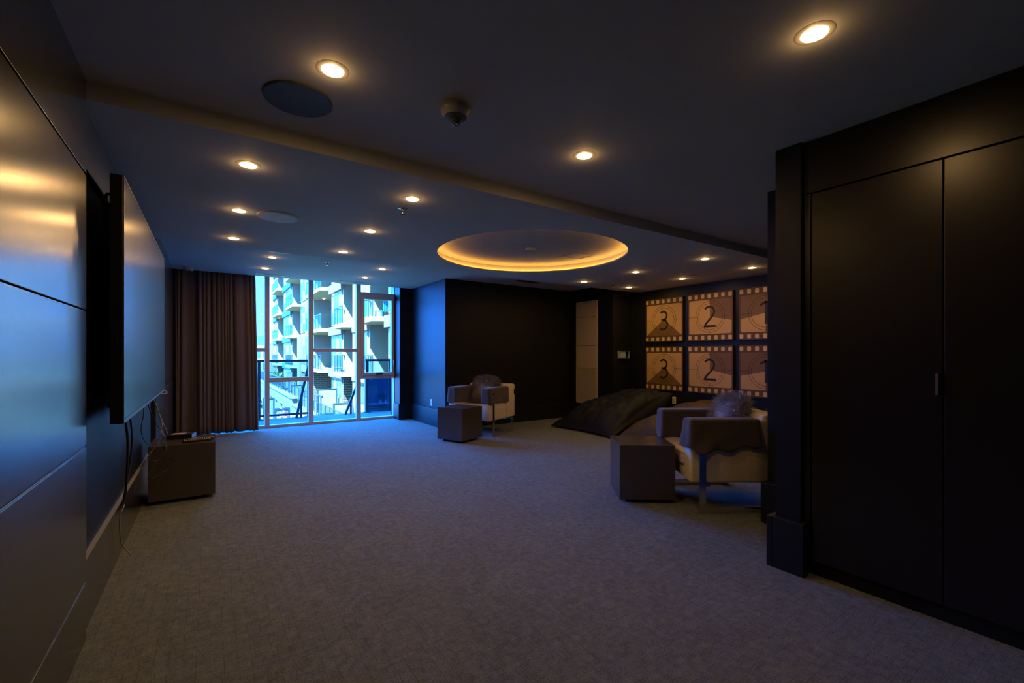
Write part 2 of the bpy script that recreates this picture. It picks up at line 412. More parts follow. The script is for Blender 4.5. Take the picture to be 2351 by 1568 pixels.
# ------------------------------------------------------------------ window wall
FY0, FY1 = 8.565, 8.66
wf = thing('window_1', 'floor to ceiling window with taupe frame and seven panes beside the curtain', None, (0, 0, 0)); del wf['label']; wf['kind'] = 'structure'
def fr(x0, x1, z0, z1, y0=FY0, y1=FY1, name='frame_bar', parent=wf):
    return bx(name, 'window_frame', x0, x1, y0, y1, z0, z1, parent, bevel=0.004)
for (a, b_) in ((-0.25, -0.18), (0.763, 0.834), (1.442, 1.524), (2.270, 2.350), (2.985, 3.000)):
    fr(a, b_, 0, 2.62, name='mullion')
for (a, b_) in ((-0.18, 0.763), (0.834, 1.442), (1.524, 2.270), (2.350, 2.985)):
    fr(a, b_, 0.0, 0.045, name='sill'); fr(a, b_, 2.565, 2.62, name='head')
fr(-0.18, 0.763, 1.288, 1.350, name='transom'); fr(0.834, 1.442, 0.772, 0.848, name='transom'); fr(1.524, 2.270, 1.288, 1.350, name='transom')
fr(2.350, 2.985, 2.352, 2.416, name='transom'); fr(2.350, 2.985, 0.782, 0.838, name='transom')
sash = fr(2.352, 2.413, 0.84, 2.35, FY0-0.02, FY1-0.02, name='sash')
for a in ((2.930, 2.983, 0.84, 2.35), (2.413, 2.930, 2.290, 2.35), (2.413, 2.930, 0.84, 0.897)):
    fr(*a, FY0-0.02, FY1-0.02, name='sash_bar', parent=sash)
def pane(x0, x1, z0, z1):
    bx('pane', 'window_glass', x0, x1, 8.615, 8.621, z0, z1, wf)
pane(-0.18, 0.763, 0.045, 1.288); pane(-0.18, 0.763, 1.350, 2.565)
pane(0.834, 1.442, 0.045, 0.772); pane(0.834, 1.442, 0.848, 2.565)
pane(1.524, 2.270, 0.045, 1.288); pane(1.524, 2.270, 1.350, 2.565)
pane(2.350, 2.985, 0.045, 0.782); pane(2.350, 2.985, 2.416, 2.565); pane(2.413, 2.930, 0.897, 2.290)
for xh in (2.375, 2.962):
    MB().tube([(xh, 8.545, 1.00), (xh, 8.515, 1.01), (xh, 8.512, 1.07), (xh, 8.518, 1.13), (xh, 8.545, 1.14)], 0.007, 8).build('latch', 'brushed_metal', sash, smooth=True)
MB().box(2.62, 2.74, 8.50, 8.546, 0.858, 0.882).build('crank_handle', 'black_plastic', sash, bevel=0.005)

# ------------------------------------------------------------------ built-in closet
cl = thing('built_in_closet', 'tall black built-in closet with flush doors and toe kick', 'closet', (0, 0, 0))
bx('carcass', 'closet_lacquer', 2.838, 3.40, -1.75, 1.19, 0.10, 2.445, cl)
bx('toe_kick', 'black_gap', 2.845, 3.40, -1.75, 1.19, 0.0, 0.10, cl)
bx('header', 'closet_lacquer', 2.806, 2.838, -1.75, 1.19, 2.158, 2.445, cl, bevel=0.001)
bx('side_stile', 'closet_lacquer', 2.806, 2.838, 1.158, 1.19, 0.09, 2.154, cl, bevel=0.001)
for (y0, y1, hy) in ((0.608, 1.152, 0.616), (0.052, 0.602, None), (-0.504, 0.046, 0.040), (-1.06, -0.510, None), (-1.70, -1.066, -1.075)):
    d = bx('door', 'closet_lacquer', 2.808, 2.836, y0, y1, 0.09, 2.150, cl, bevel=0.0015)
    if hy is not None:
        h = MB().box(2.782, 2.808, hy-0.003, hy+0.001, 1.06, 1.16).box(2.782, 2.786, hy-0.003, hy+0.012, 1.06, 1.16)
        h.build('handle', 'brushed_metal', d)['label'] = 'slim metal edge pull'

# ------------------------------------------------------------------ ceiling fittings
def downlight(loc, label, group, dy=0):
    t = thing('downlight', label, 'ceiling light', loc, 0, group)
    MB().lathe([(0.066, 0.0), (0.066, -0.0006), (0.060, -0.0022), (0.050, -0.0030), (0.0462, -0.0030), (0.0462, 0.0)], 32).build('trim_ring', 'lamp_trim', t, smooth=True)
    MB().lathe([(0.0462, -0.003), (0.044, -0.0060), (0.030, -0.0090), (0.012, -0.0105), (0.0005, -0.0108)], 32).build('lens', 'lamp_lens', t, smooth='all')
    ld = DL_DATA
    lo = bpy.data.objects.new('lamp', ld); C.objects.link(lo); lo.parent = t; lo.location = (0, 0, -0.014)
    lg = bpy.data.objects.new('lens_glow', DG_DATA); C.objects.link(lg); lg.parent = t; lg.location = (0, 0, -0.034)
    return t
DL_DATA = bpy.data.lights.new('downlight_lamp', 'AREA'); DL_DATA.shape = 'DISK'; DL_DATA.size = 0.085; DL_DATA.energy = LAMP_W
DL_DATA.color = LAMP_COL; DL_DATA.spread = math.radians(180)
DG_DATA = bpy.data.lights.new('downlight_glow', 'POINT'); DG_DATA.energy = 0.32; DG_DATA.shadow_soft_size = 0.012; DG_DATA.color = LAMP_COL
DLS = [
 ('downlights in the raised ceiling', [((0.43,1.995,ZC),'round recessed downlight in the raised ceiling beside the large dark speaker'),((1.876,0.76,ZC),'round recessed downlight in the raised ceiling before the closet doors'),((1.876,2.005,ZC),'round recessed downlight in the raised ceiling between fire alarm and bulkhead')]),
 ('downlights beside the television', [((0.188,3.07,ZB),'round downlight above the television nearest the bulkhead'),((0.188,4.085,ZB),'round downlight above the television next to the pale ceiling speaker'),((0.188,5.095,ZB),'round downlight above the television nearest the ceiling step')]),
 ('downlights beside the lit cove', [((1.208,3.08,ZB),'round downlight next to the sprinkler head in the dropped ceiling'),((1.208,4.105,ZB),'round downlight midway between the pale speaker and the lit cove'),((1.208,5.10,ZB),'round downlight at the ceiling step on the lit cove side')]),
 ('downlights by the window', [((0.667,6.56,ZF),'small round downlight next to the half hidden ceiling speaker'),((0.667,7.46,ZF),'small round downlight before the supply vent at the curtain'),((2.112,6.57,ZF),'small round downlight just beyond the ceiling step towards the blue-lit wall'),((2.112,7.45,ZF),'small round downlight before the supply vent near the blue-lit wall')]),
 ('downlights by the posters', [((4.82,4.13,ZB),'small downlight of the cove-side row level with the numeral two canvases'),((4.82,3.10,ZB),'small downlight of the cove-side row level with the numeral one canvases'),((5.82,3.08,ZB),'small downlight of the poster-side row before the numeral one canvases'),((5.82,4.115,ZB),'small downlight of the poster-side row before the numeral two canvases'),((4.81,5.145,ZB),'small downlight of the cove-side row before the beige vent panel'),((5.84,5.155,ZB),'small downlight of the poster-side row above the thermostat corner')]),
]
for grp, lst in DLS:
    for p, lab in lst: downlight(p, lab, grp)

def speaker(loc, m, label):
    t = thing('ceiling_speaker', label, 'speaker', loc)
    MB().lathe([(0.150, 0.0), (0.150, -0.006), (0.146, -0.009), (0.140, -0.009)], 48).build('rim', m, t, smooth=True)
    MB().lathe([(0.140, -0.009), (0.10, -0.0105), (0.0005, -0.0115)], 48).build('grille', m, t, smooth='all')
speaker((0.345, 2.315, ZC), 'speaker_grille', 'large dark round ceiling speaker in the raised ceiling beside the bulkhead')
speaker((0.457, 4.095, ZB), 'speaker_grille_light', 'pale round ceiling speaker in the dropped ceiling between two rows of downlights')
speaker((0.705, 6.10, ZF), 'speaker_grille_light', 'round ceiling speaker half hidden behind the ceiling step near the window')

fa = thing('fire_alarm', 'round ceiling fire alarm with clear strobe dome', 'fire alarm', (0.99, 1.963, ZC))
MB().lathe([(0.072, 0), (0.074, -0.012), (0.070, -0.030), (0.055, -0.050)], 40).build('base', 'grey_plastic', fa, smooth=True)
MB().lathe([(0.055, -0.050), (0.050, -0.053), (0.034, -0.060), (0.028, -0.060)], 40).build('grille_ring', 'speaker_grille', fa, smooth=True)
MB().lathe([(0.027, -0.056), (0.027, -0.070), (0.022, -0.082), (0.012, -0.090), (0.0005, -0.092)], 32).build('strobe_dome', 'clear_plastic', fa, smooth='all')
MB().box(-0.012, 0.012, -0.006, 0.006, -0.078, -0.060).build('strobe_bulb', 'chrome', fa, bevel=0.002)
def text_mesh(body, size, m, name, parent, align='CENTER', ext=0.0):
    cu = bpy.data.curves.new(name, 'FONT'); cu.body = body; cu.size = size; cu.align_x = align; cu.align_y = 'CENTER'; cu.extrude = ext; cu.resolution_u = 4
    o = bpy.data.objects.new(name, cu); C.objects.link(o)
    dg = bpy.context.evaluated_depsgraph_get(); me = bpy.data.meshes.new_from_object(o.evaluated_get(dg))
    bpy.data.objects.remove(o); bpy.data.curves.remove(cu)
    me.materials.clear(); me.materials.append(MATS[m])
    r = bpy.data.objects.new(name, me); C.objects.link(r); r.parent = parent
    return r
tx = text_mesh('FIRE/FEU', 0.016, 'red_print', 'lettering', fa, ext=0.0003)
for v in tx.data.vertices:      # bend the word around the curved side of the base
    a = -math.radians(84) + v.co.x/0.074; h = -0.021 + v.co.y
    r = 0.0745 + (v.co.z*0.4)
    v.co = (r*math.cos(a), r*math.sin(a), h)

def sprinkler(loc, label):
    t = thing('sprinkler', label, 'sprinkler', loc)
    MB().lathe([(0.034, 0), (0.030, -0.004), (0.012, -0.008)], 24).build('escutcheon', 'chrome', t, smooth=True)
    MB().lathe([(0.008, -0.004), (0.008, -0.022), (0.005, -0.026), (0.005, -0.040), (0.016, -0.043), (0.016, -0.046), (0.0005, -0.046)], 16).build('head', 'chrome', t, smooth=True)
sprinkler((1.226, 3.325, ZB), 'chrome pendant sprinkler head close to a downlight in the dropped ceiling')
sprinkler((1.33, 6.50, ZF), 'chrome pendant sprinkler head in the ceiling before the window')
sprinkler((5.44, 5.14, ZB), 'small pendant sprinkler head near the thermostat wall')

sd_ = thing('smoke_detector', 'round smoke detector at the centre of the lit ceiling cove', 'smoke detector', (3.11, 4.23, ZB+0.112))
MB().lathe([(0.062, 0), (0.062, -0.012), (0.055, -0.018)], 36).build('base', 'white_plastic', sd_, smooth=True)
MB().lathe([(0.052, -0.016), (0.046, -0.014), (0.0005, -0.016)], 36).build('cover', 'grey_plastic', sd_, smooth=True)

def vent(loc, L, wd, label, mt, slat):
    t = thing('ceiling_vent', label, 'vent', loc)
    w = 0.014
    MB().box(-L/2, L/2, -wd/2, -wd/2+w, -0.006, 0).box(-L/2, L/2, wd/2-w, wd/2, -0.006, 0).box(-L/2, -L/2+w*1.6, -wd/2+w, wd/2-w, -0.006, 0).box(L/2-w*1.6, L/2, -wd/2+w, wd/2-w, -0.006, 0).build('frame', mt, t)
    MB().box(-L/2+w, L/2-w, -wd/2+w, wd/2-w, -0.0015, -0.0005).build('backing', 'black_gap', t)
    n = 14
    for i in range(n):
        x = -L/2 + 0.03 + (L-0.06)*i/(n-1)
        MB().box(x-0.003, x+0.003, -wd/2+w, wd/2-w, -0.005, -0.0016).build('slat', slat, t)
vent((0.79, 8.02, ZF), 0.40, 0.09, 'white slotted supply vent beside the curtain end', 'white_plastic', 'white_plastic')
vent((2.03, 8.02, ZF), 0.42, 0.09, 'white slotted supply vent above the third window mullion', 'white_plastic', 'grey_plastic')
vent((4.57, 6.30, ZF), 0.46, 0.10, 'dark slotted vent in the ceiling over the black wall', 'black_plastic', 'black_plastic')

se = thing('ceiling_sensor', 'small pale surface box sensor on the ceiling above the curtain', 'sensor', (-0.26, 8.02, ZF))
MB().lathe([(0.062, 0), (0.062, -0.035), (0.054, -0.046), (0.0005, -0.048)], 28).build('housing', 'grey_plastic', se, smooth=True)
MB().tube([(0.01, -0.03, -0.044), (0.02, -0.05, -0.060)], 0.008, 8).build('eye', 'black_plastic', se)

# ------------------------------------------------------------------ television and its gear
tv = thing('television', 'very large flat wall-mounted television with glossy screen', 'television', (-0.350, 2.89, 0))
TL, TZ0, TZ1 = 2.35, 0.908, 2.128
bx('cabinet_shell', 'black_plastic', -0.054, -0.004, 0, TL, TZ0, TZ1, tv, bevel=0.003)
bx('screen', 'screen_glass', -0.0045, -0.001, 0.012, TL-0.012, TZ0+0.022, TZ1-0.012, tv)
bz = MB().box(-0.004, 0.0, 0, 0.010, TZ0, TZ1).box(-0.004, 0.0, TL-0.010, TL, TZ0, TZ1).box(-0.004, 0.0, 0.010, TL-0.010, TZ0, TZ0+0.020).box(-0.004, 0.0, 0.010, TL-0.010, TZ1-0.010, TZ1)
bz.build('bezel', 'bezel_metal', tv)
def handle(z0, z1, y):
    MB().tube([(-0.044, y, z1), (-0.070, y, z1), (-0.077, y, z1-0.012), (-0.077, y, z0+0.012), (-0.070, y, z0), (-0.044, y, z0)], 0.008, 8).build('carry_handle', 'black_plastic', tv, smooth=True)
handle(1.84, 2.04, 0.06); handle(1.84, 2.04, TL-0.06)
bx('bracket_foot', 'black_plastic', -0.066, -0.044, 0.03, 0.10, 0.985, 1.02, tv, bevel=0.006)
bx('wall_bracket', 'black_plastic', -0.0985, -0.054, 0.5, TL-0.5, 1.25, 1.75, tv)
bx('mounting_rail', 'black_plastic', -0.487, -0.4485, 3.39, 4.74, 1.25, 1.75, wall_left)

def catmull(P, n=8):
    P = [Vector(p) for p in P]; out = []
    for i in range(len(P)-1):
        a, b, c, d = P[max(i-1, 0)], P[i], P[i+1], P[min(i+2, len(P)-1)]
        for k in range(n):
            t = k/n
            out.append(0.5*((2*b)+(c-a)*t+(2*a-5*b+4*c-d)*t*t+(3*b-a-3*c+d)*t**3))
    out.append(P[-1]); return out
def cable(pts, r, m, label):
    o = MB().tube(catmull(pts), r, 6).build('cable', m, smooth='all')
    return tag(o, label, 'cable')

ST = 0.485
def side_table(name, loc, rotz, label):
    t = thing('side_table', label, 'side table', loc, rotz, 'cube side tables')
    bx('cube_body', 'table_laminate', -0.230, 0.230, -0.230, 0.230, 0.032, ST-0.003, t, bevel=0.002)
    bx('top_panel', 'table_laminate', -0.2305, 0.2305, -0.2305, 0.2305, ST-0.003, ST, t, bevel=0.001)
    bx('plinth', 'black_gap', -0.17, 0.17, -0.17, 0.17, 0.0, 0.032, t)
    return t
tb = side_table('t', (-0.19, 4.93, 0), -0.008, 'dark brown cube table by the television wall carrying a set-top box')
side_table('t', (3.023, 5.848, 0), 0.40, 'dark brown cube table beside the armchair near the blue-lit wall')
side_table('t', (3.169, 2.661, 0), -0.641, 'dark brown cube table beside the armchair by the posters side')

cb = thing('set_top_box', 'black set-top box with a paper label on the cube table', 'set-top box', (-0.215, 5.065, ST), -0.22)
bx('case', 'black_plastic', -0.095, 0.095, -0.07, 0.07, 0.003, 0.042, cb, bevel=0.003)
bx('sticker', 'label_paper', -0.065, 0.035, -0.045, 0.035, 0.0421, 0.0425, cb)
bx('side_band', 'bezel_metal', 0.0952, 0.0962, -0.065, 0.065, 0.006, 0.040, cb)
for i, x in enumerate((-0.03, -0.02)): bx('print_mark', 'black_plastic', x, x+0.004+0.01*i, -0.02, -0.012, 0.0426, 0.0428, cb)
for sx_ in (-1, 1):
    bx('foot', 'black_plastic', sx_*0.08-0.008, sx_*0.08+0.008, -0.06, 0.06, 0.0, 0.003, cb)
def remote(loc, rz, L, label, nb):
    t = thing('remote_control', label, 'remote', loc, rz)
    bx('body', 'black_plastic', -L/2, L/2, -0.021, 0.021, 0.0, 0.018, t, bevel=0.005)
    for i in range(nb):
        x = -L/2+0.015+(L-0.03)*i/(nb-1)
        for y in (-0.010, 0.008):
            bx('button', 'button_red' if (i == 1 and nb > 14) else 'button_white', x-0.004, x+0.004 + (0.008 if i == nb-1 else 0), y-0.004, y+0.004, 0.018, 0.0205, t)
remote((-0.085, 4.86, ST), 0.06, 0.225, 'long black remote with white buttons lying next to the set-top box', 15)
remote((-0.095, 4.79, ST), 0.10, 0.205, 'black remote with small grey buttons lying at the table edge', 12)

cable([(-0.425, 3.47, 0.93), (-0.405, 3.47, 0.75), (-0.41, 3.49, 0.55), (-0.42, 3.52, 0.42), (-0.425, 3.50, 0.36)], 0.006, 'cable_black', 'thick black cable hanging from the television nearest its free edge')
cable([(-0.425, 3.68, 0.93), (-0.41, 3.70, 0.72), (-0.42, 3.66, 0.52), (-0.43, 3.56, 0.40), (-0.435, 3.52, 0.35)], 0.005, 'cable_black', 'thin black cable hanging from the television and ending by the ledge')
cable([(-0.43, 3.51, 0.372), (-0.428, 3.53, 0.345), (-0.43, 3.50, 0.33), (-0.44, 3.49, 0.30), (-0.445, 3.52, 0.20), (-0.44, 3.56, 0.10), (-0.40, 3.60, 0.008)], 0.0035, 'cable_white', 'thin white cord hanging from the tied cables down to the carpet')
cable([(-0.425, 4.62, 0.94), (-0.40, 4.60, 0.80), (-0.36, 4.70, 0.66), (-0.33, 4.78, 0.60), (-0.37, 4.60, 0.50), (-0.40, 4.45, 0.45), (-0.36, 4.45, 0.415), (-0.30, 4.62, 0.40), (-0.25, 4.66, 0.36), (-0.30, 4.60, 0.30), (-0.38, 4.50, 0.27), (-0.40, 4.48, 0.30), (-0.36, 4.55, 0.38), (-0.30, 4.62, 0.46), (-0.32, 4.75, 0.50), (-0.36, 5.00, 0.50), (-0.31, 5.07, 0.505)], 0.0035, 'cable_black', 'looping black cable curling in front of the cube table')
cable([(-0.425, 4.80, 0.94), (-0.39, 4.86, 0.84), (-0.36, 4.95, 0.70), (-0.35, 5.02, 0.60), (-0.34, 5.05, 0.52), (-0.31, 5.09, 0.508)], 0.004, 'cable_white', 'grey cable sloping from the television down to the set-top box')
cable([(-0.425, 4.95, 0.94), (-0.40, 5.02, 0.82), (-0.37, 5.08, 0.70), (-0.34, 5.10, 0.60), (-0.31, 5.105, 0.51)], 0.003, 'cable_white', 'thin pale cable ending at the back of the set-top box')
cable([(-0.425, 5.15, 0.94), (-0.35, 5.20, 0.915), (-0.33, 5.22, 0.895), (-0.35, 5.18, 0.885), (-0.38, 5.10, 0.90)], 0.0045, 'cable_white', 'small loop of white cable under the far television corner')
cable([(-0.425, 4.40, 0.94), (-0.42, 4.40, 0.80), (-0.43, 4.36, 0.70), (-0.43, 4.42, 0.62), (-0.42, 4.55, 0.55), (-0.40, 4.66, 0.50)], 0.003, 'cable_black', 'very thin dark cable hanging along the wall behind the loops')

def outlet(loc, rotz, label):
    t = thing('wall_outlet', label, 'outlet', loc, rotz)       # local: +x leaves the wall
    bx('cover_plate', 'white_plastic', 0.0, 0.006, -0.036, 0.036, -0.058, 0.058, t, bevel=0.002)
    bx('socket_insert', 'grey_plastic', 0.006, 0.009, -0.017, 0.017, -0.034, 0.034, t, bevel=0.001)
outlet((-0.45, 6.40, 0.405), 0, 'pale wall outlet on the panelled wall behind the cube table with cables')
outlet((3.24, 7.35, 0.395), PI, 'white wall outlet on the blue-lit wall beside the window')
outlet((6.50, 4.75, 0.47), PI, 'white wall outlet under the film posters behind the beanbags')

# ------------------------------------------------------------------ curtain
def curtain():
    m = MB(); nx, nz = 220, 26
    x0, x1 = -0.432, 0.60
    for j in range(nz+1):
        z = 0.015 + (2.615-0.015)*j/nz; k = 1-j/nz
        for i in range(nx+1):
            u = i/nx
            ph = 2*PI*(15.5*u + 0.9*math.sin(2*PI*u*1.7+0.6) + 0.5*math.sin(2*PI*u*3.1))
            amp = 0.040 + 0.012*math.sin(7*u+2) + 0.010*k
            y = 8.375 + amp*math.sin(ph) + 0.012*math.sin(ph*0.5+1.3*k) + 0.006*noise.noise(Vector((u*30, z*2.2, 1)))*k
            x = x0 + (x1-x0)*u + 0.012*math.cos(ph) + k*(0.05*u*u) + 0.012*math.sin(ph*0.33)*k
            if abs(u-0.29) < 0.09:      # the one crumpled fold
                w_ = 1-abs(u-0.29)/0.09
                y -= w_*k*0.05; y += w_*min(1, k*1.5)*0.010*math.sin(z*42 + 9*abs(u-0.29)*20)
            m.v.append((x, y, z + (0.008*math.sin(ph*0.5) if j == 0 else 0)))
    for j in range(nz):
        for i in range(nx):
            a = j*(nx+1)+i; m.f.append((a, a+1, a+nx+2, a+nx+1))
    o = m.build('curtain', 'curtain_cloth', smooth='all')
    md = o.modifiers.new('thick', 'SOLIDIFY'); md.thickness = 0.003
    tag(o, 'dark taupe floor-length pleated curtain drawn beside the window', 'curtain')
curtain()

# ------------------------------------------------------------------ armchairs
AL, AW, AT = 0.76, 0.78, 0.15            # length, width, arm thickness
def armchair(loc, rotz, label):
    t = thing('armchair', label, 'armchair', loc, rotz, 'cream armchairs')     # front faces local +x
    h, w = AL/2, AW/2
    for s in (-1, 1):
        y0, y1 = (w-AT, w) if s > 0 else (-w, -w+AT)
        a = bx('arm', 'cream_leather', -h+0.02, h, y0, y1, 0.235, 0.725, t, bevel=0.022, seg=3, smooth=True)
        yo = s*(w+0.0008)
        for xs in (h-0.062, -0.10):
            MB().box(xs-0.0012, xs+0.0012, yo-0.001, yo+0.001, 0.26, 0.70).build('seam', 'cream_leather_seam', a)
    b_ = bx('backrest', 'cream_leather', -h-0.02, -h+0.17, -w+0.01, w-0.01, 0.235, 0.60, t, bevel=0.02, seg=3, smooth=True)
    bx('back_cushion', 'cream_leather', -h-0.02, -h+0.19, -w+0.005, w-0.005, 0.655, 0.765, t, bevel=0.03, seg=3, smooth=True)
    bx('back_band', 'black_gap', -h, -h+0.16, -w+0.03, w-0.03, 0.60, 0.655, t)
    bx('seat_base', 'cream_leather', -h+0.10, h-0.02, -w+AT, w-AT, 0.235, 0.325, t, bevel=0.015, smooth=True)
    c = bx('seat_cushion', 'cream_leather', -h+0.16, h-0.004, -w+AT+0.004, w-AT-0.004, 0.327, 0.455, t, bevel=0.035, seg=4, smooth=True)
    for z in (0.352, 0.43):
        MB().tube([(h-0.009, -w+AT+0.02, z), (h-0.009, w-AT-0.02, z)], 0.004, 6).build('piping', 'cream_leather_seam', c)
    for s in (-1, 1):
        y = s*(w+0.007); fw = 0.052
        f = MB()
        xf, xb = h-0.088, -h+0.10
        f.box(xf-fw/2, xf+fw/2, y-0.006, y+0.006, 0.0, 0.66)
        f.box(xb-fw/2, xb+fw/2, y-0.006, y+0.006, 0.0, 0.232)
        f.box(xb+fw/2, xf-fw/2, y-0.006, y+0.006, 0.0, 0.052)
        f.build('leg_frame', 'chrome', t, bevel=0.001)
    for xs in (h-0.13, -h+0.13):
        bx('cross_rail', 'chrome', xs-0.02, xs+0.02, -w-0.001, w+0.001, 0.205, 0.232, t)
    return t
def arm_cover(loc, rotz, side, label, hem_out, hem_in, xb, seed, flare=0.0, loose=1.0):
    # a cloth laid over the arm: runs down the outer side, over the front end and down the inner side
    h, w = AL/2, AW/2
    g = 0.006
    yo, yi = (w, w-AT) if side > 0 else (-w, -w+AT)
    so, si = (1, -1) if side > 0 else (-1, 1)
    xf = h
    plan = []
    n1 = 34
    for i in range(n1+1): plan.append((xb+(xf-0.02-xb)*i/n1, yo+so*g, 0, so, 'o'))
    for i in range(1, 5):
        a = i/5*PI/2; plan.append((xf-0.02+(0.02+g)*math.sin(a), yo+so*(g-0.02-g)+so*(0.02+g)*math.cos(a), math.sin(a), so*math.cos(a), 'f'))
    nf = 8
    for i in range(nf+1):
        y = yo-so*0.02 + (yi+so*0.02-(yo-so*0.02))*i/nf; plan.append((xf+g, y, 1, 0, 'f'))
    for i in range(1, 5):
        a = i/5*PI/2; plan.append((xf-0.02+(0.02+g)*math.cos(a), yi+si*(g-0.02-g)+si*(0.02+g)*math.sin(a), math.cos(a), si*math.sin(a), 'f'))
    for i in range(n1+1): plan.append((xf-0.02-(xf-0.02-xb)*i/n1, yi+si*g, 0, si, 'i'))
    N = len(plan); rings = 12; zt = 0.725+g
    m = MB()
    for k in range(rings+1):
        for i, (x, y, nx, ny, w_) in enumerate(plan):
            tt = k/rings
            hem = hem_out if w_ == 'o' else hem_in if w_ == 'i' else (hem_out+hem_in)/2+0.02
            if w_ == 'f':
                q = (i-n1)/(N-2*n1); hem = hem_out*(1-q)+hem_in*q
            hem += loose*(0.024*noise.noise(Vector((i*0.10, seed, 0))) + 0.004*math.sin(i*0.45+seed))
            if w_ == 'o' and loose > 1: hem += -0.035*(i/n1)**3 + 0.02*(1-i/n1)**2
            if k == 0: z = zt; inset = 0.016
            elif k == 1: z = zt-0.006; inset = 0.005
            elif k == 2: z = zt-0.018; inset = 0
            else: z = zt-0.018-(zt-0.018-hem)*(k-2)/(rings-2); inset = 0
            dn = max(0, (k-2)/(rings-2))
            rip = loose*(0.006*(0.5+0.5*math.sin(i*0.42+seed*2+1.5*dn)) + 0.012*(0.5+0.5*noise.noise(Vector((i*0.16, dn*2.2+seed, 3)))))*dn
            if w_ == 'i': rip *= 0.25
            rip += flare*dn*dn*(1 if w_ != 'i' else 0)
            # a diagonal sag fold on the outer face
            if w_ == 'o':
                u = i/n1; d_ = (u-0.15) - dn*0.75
                rip += loose*(0.010*math.exp(-(d_*6)**2) + 0.008*math.exp(-((u-0.55-0.35*dn)*8)**2))*dn
            m.v.append((x+nx*(rip-inset), y+ny*(rip-inset), z))
    for k in range(rings):
        for i in range(N-1):
            a = k*N+i; m.f.append((a, a+1, a+N+1, a+N))
    # top surface
    for i in range(N//2):
        a, b_ = i, i+1; c_, d_ = N-2-i, N-1-i
        if b_ == c_: m.f.append((a, b_, d_))
        elif b_ < c_: m.f.append((a, b_, c_, d_))
    o = m.build('throw_cover', 'throw_fabric', smooth='all', loc=loc, rotz=rotz)
    md = o.modifiers.new('thick', 'SOLIDIFY'); md.thickness = 0.004; md.offset = 1.0
    return tag(o, label, 'throw', 'throws on the armchair arms')

def fur_cushion(loc, rot, size, m, label, seed, n=5200, ln=0.065):
    rnd = random.Random(seed)
    t = thing('fur_cushion', label, 'cushion', loc); t.rotation_euler = rot
    sx_, sy_, sz_ = size      # local: thin along x
    b_ = MB(); nu, nv = 28, 18
    def P(u, v):
        a = 2*PI*u; c = math.sin(PI*(v-0.5)); r = math.cos(PI*(v-0.5))
        cy, cz = math.cos(a), math.sin(a)
        k = (abs(cy)**4+abs(cz)**4)**-0.25
        rr = r**0.55
        return Vector((sx_*c*(0.55+0.45*r), sy_*cy*k*rr, sz_*cz*k*rr))
    for j in range(nv+1):
        for i in range(nu): b_.v.append(tuple(P(i/nu, j/nv)))
    for j in range(nv):
        for i in range(nu): b_.f.append((j*nu+i, j*nu+(i+1) % nu, (j+1)*nu+(i+1) % nu, (j+1)*nu+i))
    b_.build('cushion_body', m, t, smooth='all')
    f = MB()
    for q in range(n):
        u, v = rnd.random(), 0.5+math.asin(rnd.uniform(-1, 1))/PI
        p = P(u, v); nrm = Vector((p.x/(sx_*sx_), p.y/(sy_*sy_), p.z/(sz_*sz_))).normalized()
        L = ln*rnd.uniform(0.5, 1.25)
        d = (nrm*0.8 + Vector((rnd.uniform(-.6,.6), rnd.uniform(-.6,.6), rnd.uniform(-.7,.35)))).normalized()
        sd = d.cross(Vector((rnd.uniform(-1,1), rnd.uniform(-1,1), rnd.uniform(-1,1)))).normalized()*0.0024
        p1 = p+d*L*0.5; p2 = p1+(d+Vector((rnd.uniform(-.4,.4), rnd.uniform(-.4,.4), -0.30))).normalized()*L*0.5
        i0 = len(f.v); f.v += [tuple(p-nrm*0.004-sd), tuple(p-nrm*0.004+sd), tuple(p1+sd*0.8), tuple(p1-sd*0.8), tuple(p2)]
        f.f += [(i0, i0+1, i0+2, i0+3), (i0+3, i0+2, i0+4)]
    o = f.build('fur', m, t); o['kind'] = 'stuff'
    return t

# near chair: faces the television, axis along the camera's picture plane
A2 = math.atan2(0.5585, -0.8295)
c2 = (Vector((0.5585, 0.8295, 0))*3.915 + Vector((0.8295, -0.5585, 0))*1.78)
armchair((c2.x, c2.y, 0), A2+0.012, 'cream leather armchair beside the black column with grey fur cushion')
arm_cover((c2.x, c2.y, 0), A2+0.012, 1, 'dark throw with loose sagging folds over the arm turned to the black column', 0.505, 0.50, -0.16, 3.1, 0.014, 1.7)
arm_cover((c2.x, c2.y, 0), A2+0.012, -1, 'dark throw over the armchair arm turned to the beanbags', 0.51, 0.485, -0.18, 5.7)
A1 = math.atan2(-0.446, -0.895)
c1 = Vector((3.57, 5.79, 0)) + Vector((0.895, 0.446, 0))*0.265 + Vector((-0.446, 0.895, 0))*0.39
armchair((c1.x, c1.y, 0), A1, 'cream leather armchair in front of the black wall with brown fur cushion')
arm_cover((c1.x, c1.y, 0), A1, 1, 'dark throw smooth over the armchair arm turned to the beanbags side of the black wall', 0.50, 0.50, -0.16, 8.2)
arm_cover((c1.x, c1.y, 0), A1, -1, 'dark throw over the armchair arm turned to the window', 0.50, 0.49, -0.18, 11.4)
def local(c, a, x, y, z):
    return (c.x+math.cos(a)*x-math.sin(a)*y, c.y+math.sin(a)*x+math.cos(a)*y, z)
fur_cushion(local(c1, A1, -0.085, 0.0, 0.665), (0, -0.42, A1), (0.075, 0.235, 0.215), 'fur_brown', 'shaggy brown fur cushion leaning in the armchair by the black wall', 21)
fur_cushion(local(c2, A2, -0.10, -0.02, 0.675), (0.16, -0.38, A2), (0.075, 0.22, 0.21), 'fur_grey', 'shaggy grey fur cushion leaning in the armchair by the column', 22, ln=0.075)

